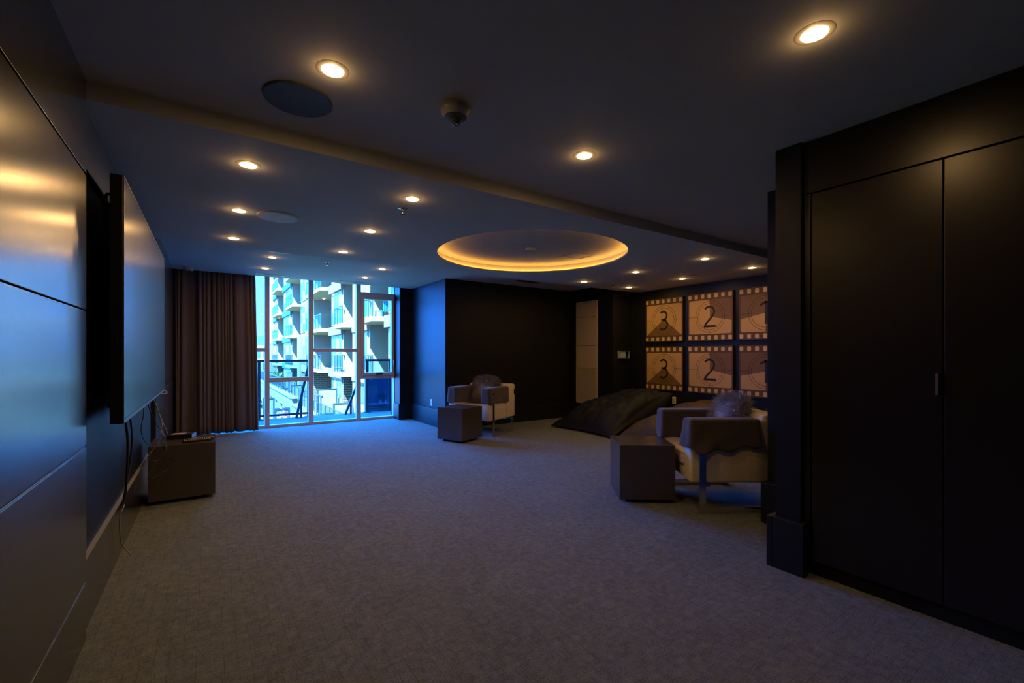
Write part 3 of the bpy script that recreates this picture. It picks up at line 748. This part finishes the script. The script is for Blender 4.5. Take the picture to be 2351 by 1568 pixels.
# ------------------------------------------------------------------ bean bags
def beanbag(corners, puff, m, label, seed, N=56, plump=0.0):
    a, b_, c_, d_ = [Vector(p) for p in corners]        # order around
    me = MB()
    def base_(u, v): return (a*(1-u)+b_*u)*(1-v)+(d_*(1-u)+c_*u)*v
    for lay in (1, 0):
        for j in range(N+1):
            for i in range(N+1):
                u, v = i/N, j/N
                p = base_(u, v)
                e = (16*u*(1-u)*v*(1-v))
                s = e**0.42
                # sides pull in between the corner tips
                cc = base_(0.5, 0.5)
                pin = 0.10*(1-(abs(2*u-1)**2)) * (abs(2*v-1)**6) + 0.10*(1-(abs(2*v-1)**2))*(abs(2*u-1)**6)
                p = p + (cc-p)*pin
                if lay:
                    wr = 0.034*noise.noise(Vector((u*3.2+seed, v*3.2, 0.3))) - 0.050*max(0, 0.22-abs(noise.noise(Vector((u*3.5+v*1.2+seed, v*5.5-u, 1.7))))) - 0.030*max(0, 0.2-abs(noise.noise(Vector((u*8+v*3+seed, (u-v)*6, 4))))) + 0.010*noise.noise(Vector((u*14+seed, v*14, 7)))
                    fold = 0.020*math.sin((u*1.7+v*0.6)*14+seed)*(1-s)*s*2
                    z = p.z*(0.35+0.65*(1-s*0.25)) + puff*s*(0.9+plump*(u-0.5)) + (wr*2.4+fold)*s
                    me.v.append((p.x+0.02*noise.noise(Vector((u*6, v*6, seed)))*s, p.y+0.02*noise.noise(Vector((u*6, v*6, seed+9)))*s, max(z, 0.012)))
                else:
                    z = p.z*(1-s)**1.5
                    me.v.append((p.x, p.y, max(0.004, min(z, p.z)-0.0)))
    n1 = (N+1)*(N+1)
    for j in range(N):
        for i in range(N):
            q = j*(N+1)+i
            me.f.append((q, q+1, q+N+2, q+N+1)); q += n1; me.f.append((q+N+1, q+N+2, q+1, q))
    for i in range(N):
        for (p, q) in ((i, i+1), (N*(N+1)+i+1, N*(N+1)+i)): me.f.append((q, p, n1+p, n1+q))
        for (p, q) in (((i+1)*(N+1), i*(N+1)), (i*(N+1)+N, (i+1)*(N+1)+N)): me.f.append((q, p, n1+p, n1+q))
    o = me.build('beanbag', m, smooth='all')
    return tag(o, label, 'beanbag', 'large floor beanbags')
beanbag([(4.84,6.02,0.02),(4.86,4.62,0.02),(6.02,4.42,0.63),(6.30,5.55,0.50)], 0.36, 'bean_black', 'large crumpled black floor beanbag with pointed corner beside the beige vent panel', 1.3)
beanbag([(4.95,4.62,0.02),(4.95,3.30,0.02),(6.30,3.25,0.50),(6.40,4.38,0.46)], 0.30, 'bean_brown', 'large brown floor beanbag between the black beanbag and armchair', 4.9)
beanbag([(5.05,3.25,0.02),(5.05,2.10,0.02),(6.38,2.00,0.55),(6.38,3.18,0.50)], 0.28, 'bean_black', 'black floor beanbag mostly hidden behind the armchair by the column', 7.7)

# ------------------------------------------------------------------ film posters
def rrect(w, h, r, n=5, cx=0, cy=0):
    pts = []
    for (sx_, sy_, a0) in ((1,1,0),(-1,1,PI/2),(-1,-1,PI),(1,-1,3*PI/2)):
        for i in range(n+1):
            a = a0+PI/2*i/n; pts.append((cx+sx_*(w/2-r)+r*math.cos(a), cy+sy_*(h/2-r)+r*math.sin(a)))
    return pts
def clip(poly, n, d):
    out = []
    for i in range(len(poly)):
        p, q = poly[i], poly[(i+1) % len(poly)]
        dp, dq = p[0]*n[0]+p[1]*n[1]-d, q[0]*n[0]+q[1]*n[1]-d
        if dp <= 0: out.append(p)
        if dp*dq < 0:
            t = dp/(dp-dq); out.append((p[0]+(q[0]-p[0])*t, p[1]+(q[1]-p[1])*t))
    return out
PW, PH = 0.755, 0.745
def stroke(m, pts, w, z0, z1, closed=False):
    # flat ribbon along pts (2d) between z0 and z1
    P = [Vector((p[0], p[1], 0)) for p in pts]; n = len(P); Lf, Rt = [], []
    for i in range(n):
        if closed: d = P[(i+1) % n]-P[i-1]
        else: d = P[min(i+1, n-1)]-P[max(i-1, 0)]
        d.normalize(); s = Vector((-d.y, d.x, 0))*w/2
        Lf.append(P[i]+s); Rt.append(P[i]-s)
    rng_ = range(n if closed else n-1)
    for i in rng_:
        k = (i+1) % n
        a, b_, c_, d_ = Lf[i], Lf[k], Rt[k], Rt[i]
        m.quad((a.x,a.y,z1),(d_.x,d_.y,z1),(c_.x,c_.y,z1),(b_.x,b_.y,z1))
def poster(loc, num, label):
    # local frame: x to the right along the wall, y up, z off the wall; placed on a wall facing -X
    t = thing('film_poster', label, 'poster', loc, 0, 'film countdown canvases')
    t.rotation_euler = (PI/2, 0, -PI/2)
    MB().box(-PW/2, PW/2, -PH/2, PH/2, 0, 0.035).build('canvas', 'canvas_edge', t)
    MB().prism(rrect(PW, PH, 0.001, 1), 'z', 0.035, 0.0362).build('print', 'film_brown', t)
    FW, FH = 0.715, 0.535
    full = rrect(FW, FH, 0.03)
    z0, z1 = 0.0362, 0.0370
    c = (0.005, 0.015 if num == '3' else 0.0)
    if num == '3':
        # dark wedge opening downwards to the lower corners of the frame
        def side(p, q):
            n = (-(q[1]-p[1]), q[0]-p[0]); return n, n[0]*p[0]+n[1]*p[1]
        nl_, dl_ = side(c, (-FW/2, -FH/2)); nr_, dr_ = side((FW/2, -FH/2), c)
        neg = lambda n: (-n[0], -n[1])
        A = clip(clip(full, neg(nl_), -dl_), neg(nr_), -dr_)
        l1 = clip(full, nl_, dl_)
        l2 = clip(clip(full, neg(nl_), -dl_), nr_, dr_)
        dark, light = [A], [l1, l2]
    elif num == '2':
        q = clip(full, (-1, 0), -c[0])                     # right half
        n2 = (-0.20, -0.98); d2 = n2[0]*c[0]+n2[1]*c[1]
        dark = [clip(q, n2, d2)]; light = [clip(full, (1, 0), c[0]), clip(q, (-n2[0], -n2[1]), -d2)]
    else:
        n1 = (0.20, -0.98) ; d1 = n1[0]*c[0]+n1[1]*c[1]
        q = clip(full, (1, 0), c[0])
        dark = [clip(q, n1, d1), clip(full, (-1, 0), -c[0])]; light = [clip(q, (-n1[0], -n1[1]), -d1)]
    for k, (lst, mm) in enumerate(((dark, 'film_dark'), (light, 'film_light'))):
        m = MB()
        for pl in lst: m.prism(pl, 'z', z0, z1)
        m.build('frame_shade' if k == 0 else 'frame_light', mm, t)
    m = MB()
    for r in (0.205, 0.245): stroke(m, [(c[0]+r*math.cos(2*PI*i/64), r*math.sin(2*PI*i/64)) for i in range(64)], 0.006, z1, z1+0.0006, True)
    for (p, q) in (((-FW/2, 0), (-0.205, 0)), ((0.215, 0), (FW/2, 0)), ((c[0], 0.205), (c[0], FH/2)), ((c[0], -FH/2), (c[0], -0.205))):
        stroke(m, [p, q], 0.005, z1, z1+0.0006)
    m.build('target_rings', 'film_line', t)
    for r in (-1, 1):
        for i in range(7):
            hx = -PW/2+0.033+(PW-0.078)*i/6
            MB().prism(rrect(0.056, 0.066, 0.014, 3, hx, r*(PH/2-0.048)), 'z', 0.0362, 0.0372).build('sprocket_hole', 'film_hole', t)
    g = MB(); zz = z1+0.0012
    def arc(cx, cy, rx, ry, a0, a1, n=20): return [(cx+rx*math.cos(math.radians(a0+(a1-a0)*i/n)), cy+ry*math.sin(math.radians(a0+(a1-a0)*i/n))) for i in range(n+1)]
    lw = 0.033
    if num == '3':
        stroke(g, arc(-0.005, 0.075, 0.070, 0.072, 140, -78), lw, z1, zz)
        stroke(g, [(-0.045, 0.004), (0.012, 0.004)], lw, z1, zz)
        stroke(g, arc(-0.010, -0.078, 0.088, 0.084, 80, -135), lw, z1, zz)
    elif num == '2':
        stroke(g, arc(-0.005, 0.080, 0.082, 0.078, 150, -20) + [(0.060, 0.025), (0.020, -0.025), (-0.035, -0.080), (-0.082, -0.135)], lw, z1, zz)
        stroke(g, [(-0.100, -0.150), (0.105, -0.150)], lw, z1, zz)
    else:
        stroke(g, [(0.010, 0.160), (0.010, -0.160)], 0.040, z1, zz)
        stroke(g, [(-0.075, 0.108), (-0.005, 0.145), (0.015, 0.152)], lw, z1, zz)
    g.build('number', 'film_number', t)
PL = {'3': 'sepia film frame canvas, numeral three over a dark triangle, in the %s row', '2': 'sepia film frame canvas, numeral two with shaded top corner, in the %s row', '1': 'sepia film frame canvas, numeral one with mostly shaded background, in the %s row'}
ys = {'3': 4.938, '2': 4.082, '1': 3.232}
for z, nm in ((1.832, 'upper'), (1.003, 'lower')):
    for k in '321':
        poster((6.50, ys[k], z), k, PL[k] % nm)

# ------------------------------------------------------------------ fan coil panel and thermostat
vp = thing('vent_panel', 'tall beige metal air unit panel with louvred lower grille', 'vent panel', (5.98, 0, 0))
Y0, Y1, Z0, Z1 = 6.035, 6.612, 0.155, 2.255
MB().box(-0.010, 0, Y0, Y0+0.028, Z0, Z1).box(-0.010, 0, Y1-0.028, Y1, Z0, Z1).box(-0.010, 0, Y0+0.028, Y1-0.028, Z1-0.028, Z1).box(-0.010, 0, Y0+0.028, Y1-0.028, Z0, Z0+0.028).build('frame', 'vent_enamel', vp)
for (z0, z1) in ((1.957, Z1-0.034), (1.412, 1.951), (0.985, 1.406)):
    bx('cover_panel', 'vent_enamel', -0.008, -0.001, Y0+0.031, Y1-0.031, z0, z1, vp, bevel=0.001)
bx('grille_backing', 'vent_enamel', -0.003, -0.001, Y0+0.031, Y1-0.031, Z0+0.03, 0.981, vp)
nl = 34
for i in range(nl):
    z = Z0+0.045+(0.965-Z0-0.045)*i/(nl-1)
    MB().quad((-0.004, Y0+0.04, z-0.003), (-0.004, Y1-0.04, z-0.003), (-0.0075, Y1-0.04, z+0.009), (-0.0075, Y0+0.04, z+0.009)).box(-0.0065, -0.004, Y0+0.04, Y1-0.04, z-0.0035, z-0.002).build('louvre', 'vent_enamel', vp)

th = thing('thermostat', 'pale thermostat in a clear lockable guard on the black wall', 'thermostat', (6.235, 5.65, 1.236))
bx('back_plate', 'white_plastic', -0.125, 0.065, -0.006, 0, -0.066, 0.066, th, bevel=0.002)
bx('thermostat_body', 'white_plastic', -0.085, 0.050, -0.030, -0.006, -0.052, 0.058, th, bevel=0.004)
bx('lock', 'black_gap', -0.118, -0.090, -0.012, -0.006, -0.006, 0.008, th, bevel=0.002)
g = MB().box(-0.132, 0.132, -0.044, -0.040, -0.068, 0.068)
g.build('guard_front', 'window_glass', th)
gr = MB()
for (a, b_) in (((-0.132,-0.068),(0.132,-0.068)),((0.132,-0.068),(0.132,0.068)),((0.132,0.068),(-0.132,0.068)),((-0.132,0.068),(-0.132,-0.068))):
    gr.beam((a[0], -0.022, a[1]), (b_[0], -0.022, b_[1]), 0.042, 0.004, up=(0, 0, 1) if a[1] == b_[1] else (1, 0, 0))
gr.build('guard_sides', 'grey_plastic', th)

# ------------------------------------------------------------------ outside: terrace
deck = struct(bx('terrace_floor', 'deck_concrete', -2.0, 4.2, 8.70, 10.16, -0.30, -0.05))
def rail_frame(name, x0, x1, posts, label):
    t = thing(name, label, 'railing', (0, 10.10, -0.05))
    bx('top_rail', 'ext_metal', x0, x1, -0.03, 0.03, 1.135, 1.185, t)
    bx('bottom_rail', 'ext_metal', x0, x1, -0.02, 0.02, 0.055, 0.095, t)
    for px in posts:
        p = bx('post', 'ext_metal', px-0.025, px+0.025, -0.025, 0.025, 0.0, 1.135, t)
        bx('base_plate', 'ext_metal', px-0.07, px+0.07, -0.06, 0.06, 0.0, 0.012, p)
    for a, b_ in zip(posts[:-1], posts[1:]):
        bx('glass_panel', 'rail_glass', a+0.03, b_-0.03, -0.005, 0.005, 0.10, 1.13, t)
rail_frame('terrace_railing', -1.2, 1.72, (-1.1, -0.15, 0.80, 1.695), 'dark metal terrace railing with glass beyond the curtain side of the window')
rail_frame('terrace_railing', 2.86, 3.60, (2.90, 3.42), 'short dark metal terrace railing before the blue screen')
def brace(x0, x1, z1, xs, zs, label):
    t = thing('railing_brace', label, 'brace', (0, 10.02, -0.05))
    MB().beam((x0, 0, 0.0), (x1, 0, z1), 0.045, 0.045).build('diagonal_bar', 'ext_metal', t)
    bx('strut', 'ext_metal', xs-0.018, xs+0.018, -0.018, 0.018, 0.0, zs, t)
brace(1.455, 1.70, 1.14, 1.545, 0.42, 'leaning dark steel brace at the end of the long terrace railing')
brace(2.415, 2.66, 0.62, 2.53, 0.29, 'leaning dark steel brace beside the short terrace railing')
ps = thing('privacy_screen', 'tall deep blue privacy screen on the terrace behind the short railing', 'privacy screen', (0, 10.35, -0.30))
bx('screen_panel', 'screen_blue', 2.98, 3.75, -0.015, 0.015, 0.0, 1.12, ps)
bx('screen_side', 'screen_blue', 2.92, 2.98, -0.03, 0.03, 0.0, 1.12, ps)
bx('inset_panel', 'ext_glass_dark', 3.24, 3.42, -0.02, -0.015, 0.15, 0.62, ps)

# ------------------------------------------------------------------ outside: ground, apartment wing
GZ = -2.75
struct(bx('ground', 'paving', -40, 60, 8.8, 160, GZ-0.3, GZ))
lw_ = bx('lawn', 'lawn', 3.0, 5.2, 12, 70, GZ, GZ+0.04); tag(lw_, 'strip of green lawn between parapet and patio fence', 'lawn', kind='stuff')
XF = 7.25; FH_ = 2.95; SL = [0.13+FH_*i for i in range(5)]
ab = thing('apartment_building', 'white apartment block with stacked balconies and bay windows outside', 'building', (0, 0, GZ))
OZ = -GZ
def bpart(name, m, x0, x1, y0, y1, z0, z1, parent=ab):
    return bx(name, m, x0, x1, y0, y1, z0+OZ, z1+OZ, parent)
TOP = SL[-1]+FH_
bpart('rear_mass', 'stucco_white', XF+1.9, XF+10, 14, 78, GZ, TOP)
def bay(y0, y1, nwin, spandrel, brick=True, xf=XF, grid=False):
    # projecting stack of windows between two balconies
    bpart('bay_wall', 'stucco_white', xf, XF+1.9, y0, y1, SL[0], TOP)
    bpart('bay_base', 'brick_masonry' if brick else 'stucco_mauve', xf, XF+1.9, y0, y1, GZ, SL[0])
    lev = [GZ]+SL
    for i, z in enumerate(lev):
        top = z+FH_-0.12
        if i > 0 or True:
            zs0, zs1 = top-0.42, top+0.16
            if not grid or i == 0:
                s = MB(); s.prism([(y0-0.02, zs0+OZ), (y1+0.02, zs0+OZ), (y1+0.02, zs1+OZ), (y0-0.10, zs1+OZ)], 'x', xf-0.22, xf+0.02)
                s.build('spandrel', spandrel, ab)
        w0, w1 = z+0.16, (top-0.44 if not grid else top+0.02)
        wy0, wy1 = y0+0.35, y1-0.15
        wn_ = bpart('window', 'mullion_white', xf-0.06, xf-0.01, wy0, wy1, w0, w1)
        step = (wy1-wy0)/nwin
        for k in range(nwin):
            a, b_ = wy0+k*step+0.07, wy0+(k+1)*step-0.07
            zz = [w0+0.08, w0+(w1-w0)*0.42, w1-0.08] if not grid else [w0+0.06, w0+(w1-w0)*0.33, w0+(w1-w0)*0.66, w1-0.06]
            for q in range(len(zz)-1):
                bpart('pane', 'ext_glass' if (k+q+i) % 3 else 'frosted_glass', xf-0.075, xf-0.06, a, b_, zz[q]+0.03, zz[q+1]-0.03, wn_)
def balcony(y0, y1, posts, chairs=False, brick_back=True):
    lev = SL
    bpart('balcony_back', 'stucco_white', XF+1.6, XF+1.9, y0, y1, GZ, TOP)
    for i, z in enumerate(lev):
        s = MB(); s.prism([(XF-0.75, y0+0.25), (XF-0.75, y1-0.5), (XF-0.15, y1), (XF+1.6, y1), (XF+1.6, y0), (XF-0.3, y0)], 'z', z-0.24+OZ, z+OZ)
        s.build('balcony_slab', 'concrete_white', ab)
        r = bpart('railing', 'ext_metal', XF-0.70, XF-0.66, y0+0.3, y1-0.45, z+1.02, z+1.07)
        for k in range(posts+1):
            yy = y0+0.32+(y1-0.5-y0-0.32)*k/posts
            bpart('baluster', 'ext_metal', XF-0.70, XF-0.66, yy-0.03, yy+0.03, z, z+1.02, r)
        bpart('rail_glass', 'rail_glass', XF-0.69, XF-0.67, y0+0.3, y1-0.45, z+0.08, z+1.02, r)
        MB().beam((XF-0.68, y1-0.45, z+1.045+OZ), (XF+0.0, y1-0.02, z+1.045+OZ), 0.05, 0.05).build('return_rail', 'ext_metal', r)
    for z in [GZ]+SL:
        d = bpart('balcony_door', 'ext_glass_dark', XF+1.55, XF+1.6, y0+0.5, y1-0.5, z+0.05, z+2.15)
        bpart('door_frame', 'mullion_white', XF+1.53, XF+1.55, (y0+y1)/2-0.05, (y0+y1)/2+0.05, z+0.05, z+2.15, d)
        bpart('transom_panel', 'ext_glass_dark', XF+1.54, XF+1.6, y0+0.4, y1-0.4, z+2.25, z+2.55)
# from the near end to the far end of the wing
bay(17.0, 21.6, 3, 'stucco_mauve')
balcony(21.6, 24.6, 3)
bay(24.6, 27.6, 2, 'stucco_white')
balcony(27.6, 30.4, 3)
bay(30.4, 33.9, 4, 'stucco_mauve')
balcony(33.9, 40.6, 6)
bay(40.6, 47.0, 5, 'stucco_white', grid=True)
balcony(47.0, 52.6, 6)
bay(52.6, 58.8, 3, 'panel_blue')
balcony(58.8, 64.6, 6)
bay(64.6, 68.2, 2, 'panel_blue')
bpart('end_wall', 'stucco_white', XF-0.5, XF+1.9, 68.2, 76, SL[1]-0.3, TOP)
bpart('end_wall_base', 'stucco_mauve', XF-0.5, XF+1.9, 68.2, 76, GZ, SL[1]-0.3)
MB().box(XF-0.35, XF+0.05, 45.6, 47.0, GZ+OZ, 2.9+OZ).build('pier', 'stucco_mauve', ab)
MB().box(XF-0.15, XF+0.10, 27.0, 27.7, GZ+OZ, TOP+OZ).build('pier', 'stucco_white', ab)
for (y0, z) in ((22.3, SL[1]),):
    bc = thing('balcony_chair', 'blue slatted chair on a balcony seen through the opening sash', 'chair', (XF+0.2, y0+0.8, z), 0.4)
    for i in range(5): bx('slat', 'panel_blue', -0.28+0.12*i, -0.20+0.12*i, -0.28, 0.28, 0.38, 0.41, bc)
    for i in range(5): bx('back_slat', 'panel_blue', 0.27, 0.30, -0.28+0.12*i, -0.20+0.12*i, 0.42, 0.95, bc)
    for sx_ in (-1, 1):
        for sy_ in (-1, 1): bx('leg', 'panel_blue', sx_*0.25-0.025, sx_*0.25+0.025, sy_*0.25-0.025, sy_*0.25+0.025, 0.0, 0.38, bc)

def screen(x0, x1, y, z0, z1, label):
    t = thing('patio_screen', label, 'privacy screen', (x0, y, z0), 0, 'frosted patio screens')
    w, h = x1-x0, z1-z0
    fr_ = MB().box(0, 0.07, -0.035, 0.035, 0, h).box(w-0.07, w, -0.035, 0.035, 0, h).box(0.07, w-0.07, -0.035, 0.035, h-0.07, h).box(0.07, w-0.07, -0.035, 0.035, 0.05, 0.11)
    fr_.build('frame', 'ext_metal', t)
    bx('frosted_pane', 'frosted_glass', 0.07, w-0.07, -0.01, 0.01, 0.11, h-0.07, t)
screen(5.75, 7.0, 31.2, GZ, -1.02, 'large frosted glass patio screen in a dark frame before the brick wall')
screen(5.9, 7.0, 27.3, GZ, -1.60, 'frosted patio screen standing behind the leaning brace')
screen(5.6, 6.45, 41.5, GZ, -1.35, 'frosted patio screen behind the large one')
screen(5.4, 7.1, 55.0, GZ, -1.30, 'distant frosted patio screen above the parapet railing')
screen(6.2, 7.6, 52.0, GZ, -1.55, 'low distant frosted patio screen beside the first ones')
screen(5.25, 6.7, 60.0, GZ, -0.95, 'most distant frosted patio screen next to the pane edge')
screen(2.05, 2.62, 19.6, GZ+0.3, -0.86, 'frosted patio screen with flowers below the pale parapet')
screen(2.1, 2.6, 24.5, GZ+0.3, -0.86, 'frosted patio screen below the upper parapet wall')

pw = thing('parapet_wall', 'pale parapet wall with stone coping and railing along the lawn', 'wall', (0, 0, GZ))
def pp(name, m, *a): return bx(name, m, *a[:4], a[4]+OZ, a[5]+OZ, pw)
pp('wall_upper', 'concrete_white', 2.74, 2.95, 20.0, 46.0, -1.05, -0.56)
pp('coping_upper', 'stucco_white', 2.70, 3.02, 19.9, 46.0, -0.56, -0.50)
pp('wall_lower', 'concrete_white', 2.74, 2.95, 15.0, 20.0, -1.25, -0.80)
pp('coping_lower', 'stucco_white', 2.70, 3.02, 15.0, 19.9, -0.80, -0.74)
for i in range(14):
    y = 16.0+2.0*i; f_ = MB(); f_.box(2.76, 2.93, y, y+1.0, GZ+OZ, (-1.25 if y < 19.5 else -1.05)+OZ); f_.build('pillar', 'concrete_white', pw)
r_ = pp('rail', 'ext_metal', 2.90, 2.94, 20.0, 46.0, 0.05, 0.09)
for i in range(60):
    y = 20.2+26*i/60; pp_ = bx('bar', 'ext_metal', 2.905, 2.935, y-0.012, y+0.012, -0.50+OZ, 0.05+OZ, r_)
r2_ = pp('rail', 'ext_metal', 2.90, 2.94, 15.0, 19.9, -0.12, -0.08)
for i in range(14): y = 15.2+4.7*i/14; bx('bar', 'ext_metal', 2.905, 2.935, y-0.012, y+0.012, -0.74+OZ, -0.12+OZ, r2_)

pf = thing('patio_fence', 'thin metal patio fence with glass running towards the brick wall', 'fence', (0, 0, GZ))
r3 = bx('rail', 'ext_metal', 5.30, 5.34, 14.0, 30.0, 1.10, 1.14, pf)
for i in range(15): y = 14.1+15.8*i/14; bx('bar', 'ext_metal', 5.30, 5.34, y-0.02, y+0.02, 0, 1.10, r3)
bx('glass', 'rail_glass', 5.315, 5.325, 14.0, 30.0, 0.08, 1.08, pf)

def shrub(loc, r, h, label, m='leaf', n=260, trunk=False, seed=0, nm='shrub', cat='shrub'):
    rnd = random.Random(seed); t = thing(nm, label, cat, loc)
    f = MB()
    for q in range(n):
        d = Vector((rnd.gauss(0,1), rnd.gauss(0,1), rnd.gauss(0,1))).normalized()*rnd.uniform(0.55, 1.0)
        p = Vector((d.x*r, d.y*r, h*0.62+d.z*h*0.38)); s = r*rnd.uniform(0.10, 0.22)
        a = Vector((rnd.gauss(0,1), rnd.gauss(0,1), rnd.gauss(0,1))).normalized(); b_ = a.cross(d).normalized()
        f.quad(p-a*s, p+b_*s*0.6, p+a*s, p-b_*s*0.6)
    o = f.build('foliage', m, t); o['kind'] = 'stuff'
    MB().tube([(0,0,0), (0.02,0.01,h*0.7)], [r*0.07, r*0.03], 6).build('stem', 'bark', t)
    return t
shrub((4.5, 45, GZ+0.05), 1.3, 2.4, 'round green shrub at the far end of the lawn', seed=1)
shrub((4.2, 38, GZ+0.05), 0.9, 1.7, 'small green shrub beside the lawn near the mauve pier', seed=2)
shrub((1.4, 28, GZ), 1.1, 2.2, 'bushy shrub beyond the terrace post', seed=3)
shrub((2.3, 19.2, GZ), 0.28, 1.95, 'pink flowering plant before the low frosted screen', m='flower_pink', n=90, seed=4, nm='flowering_plant', cat='plant')
for i, (x, y, r, h, lab) in enumerate(((1.5, 76, 3.0, 5.0, 'leafy green tree between far building and parapet'), (-2.5, 62, 3.0, 4.6, 'leafy green tree far off behind the curtain edge'))):
    shrub((x, y, GZ), r, h, lab, n=700, seed=10+i, nm='tree', cat='tree')

fb = thing('far_building', 'distant pale low apartment block on the horizon under the sky', 'building', (0, 96, GZ))
bx('block', 'stucco_white', 2.0, 9.4, 0, 8, 0, 5.6, fb)
bx('penthouse', 'ext_glass', 6.2, 8.6, 1, 6, 5.6, 7.4, fb)
bx('roof_band', 'stucco_mauve', 1.9, 9.5, -0.2, 8, 4.9, 5.2, fb)
for i in range(6):
    for j in range(2):
        w_ = bx('window', 'mullion_white', 2.4+1.15*i, 3.3+1.15*i, -0.05, 0, 0.9+2.3*j, 2.5+2.3*j, fb)
        bx('pane', 'ext_glass_dark', 2.5+1.15*i, 3.2+1.15*i, -0.08, -0.05, 1.0+2.3*j, 2.4+2.3*j, w_)
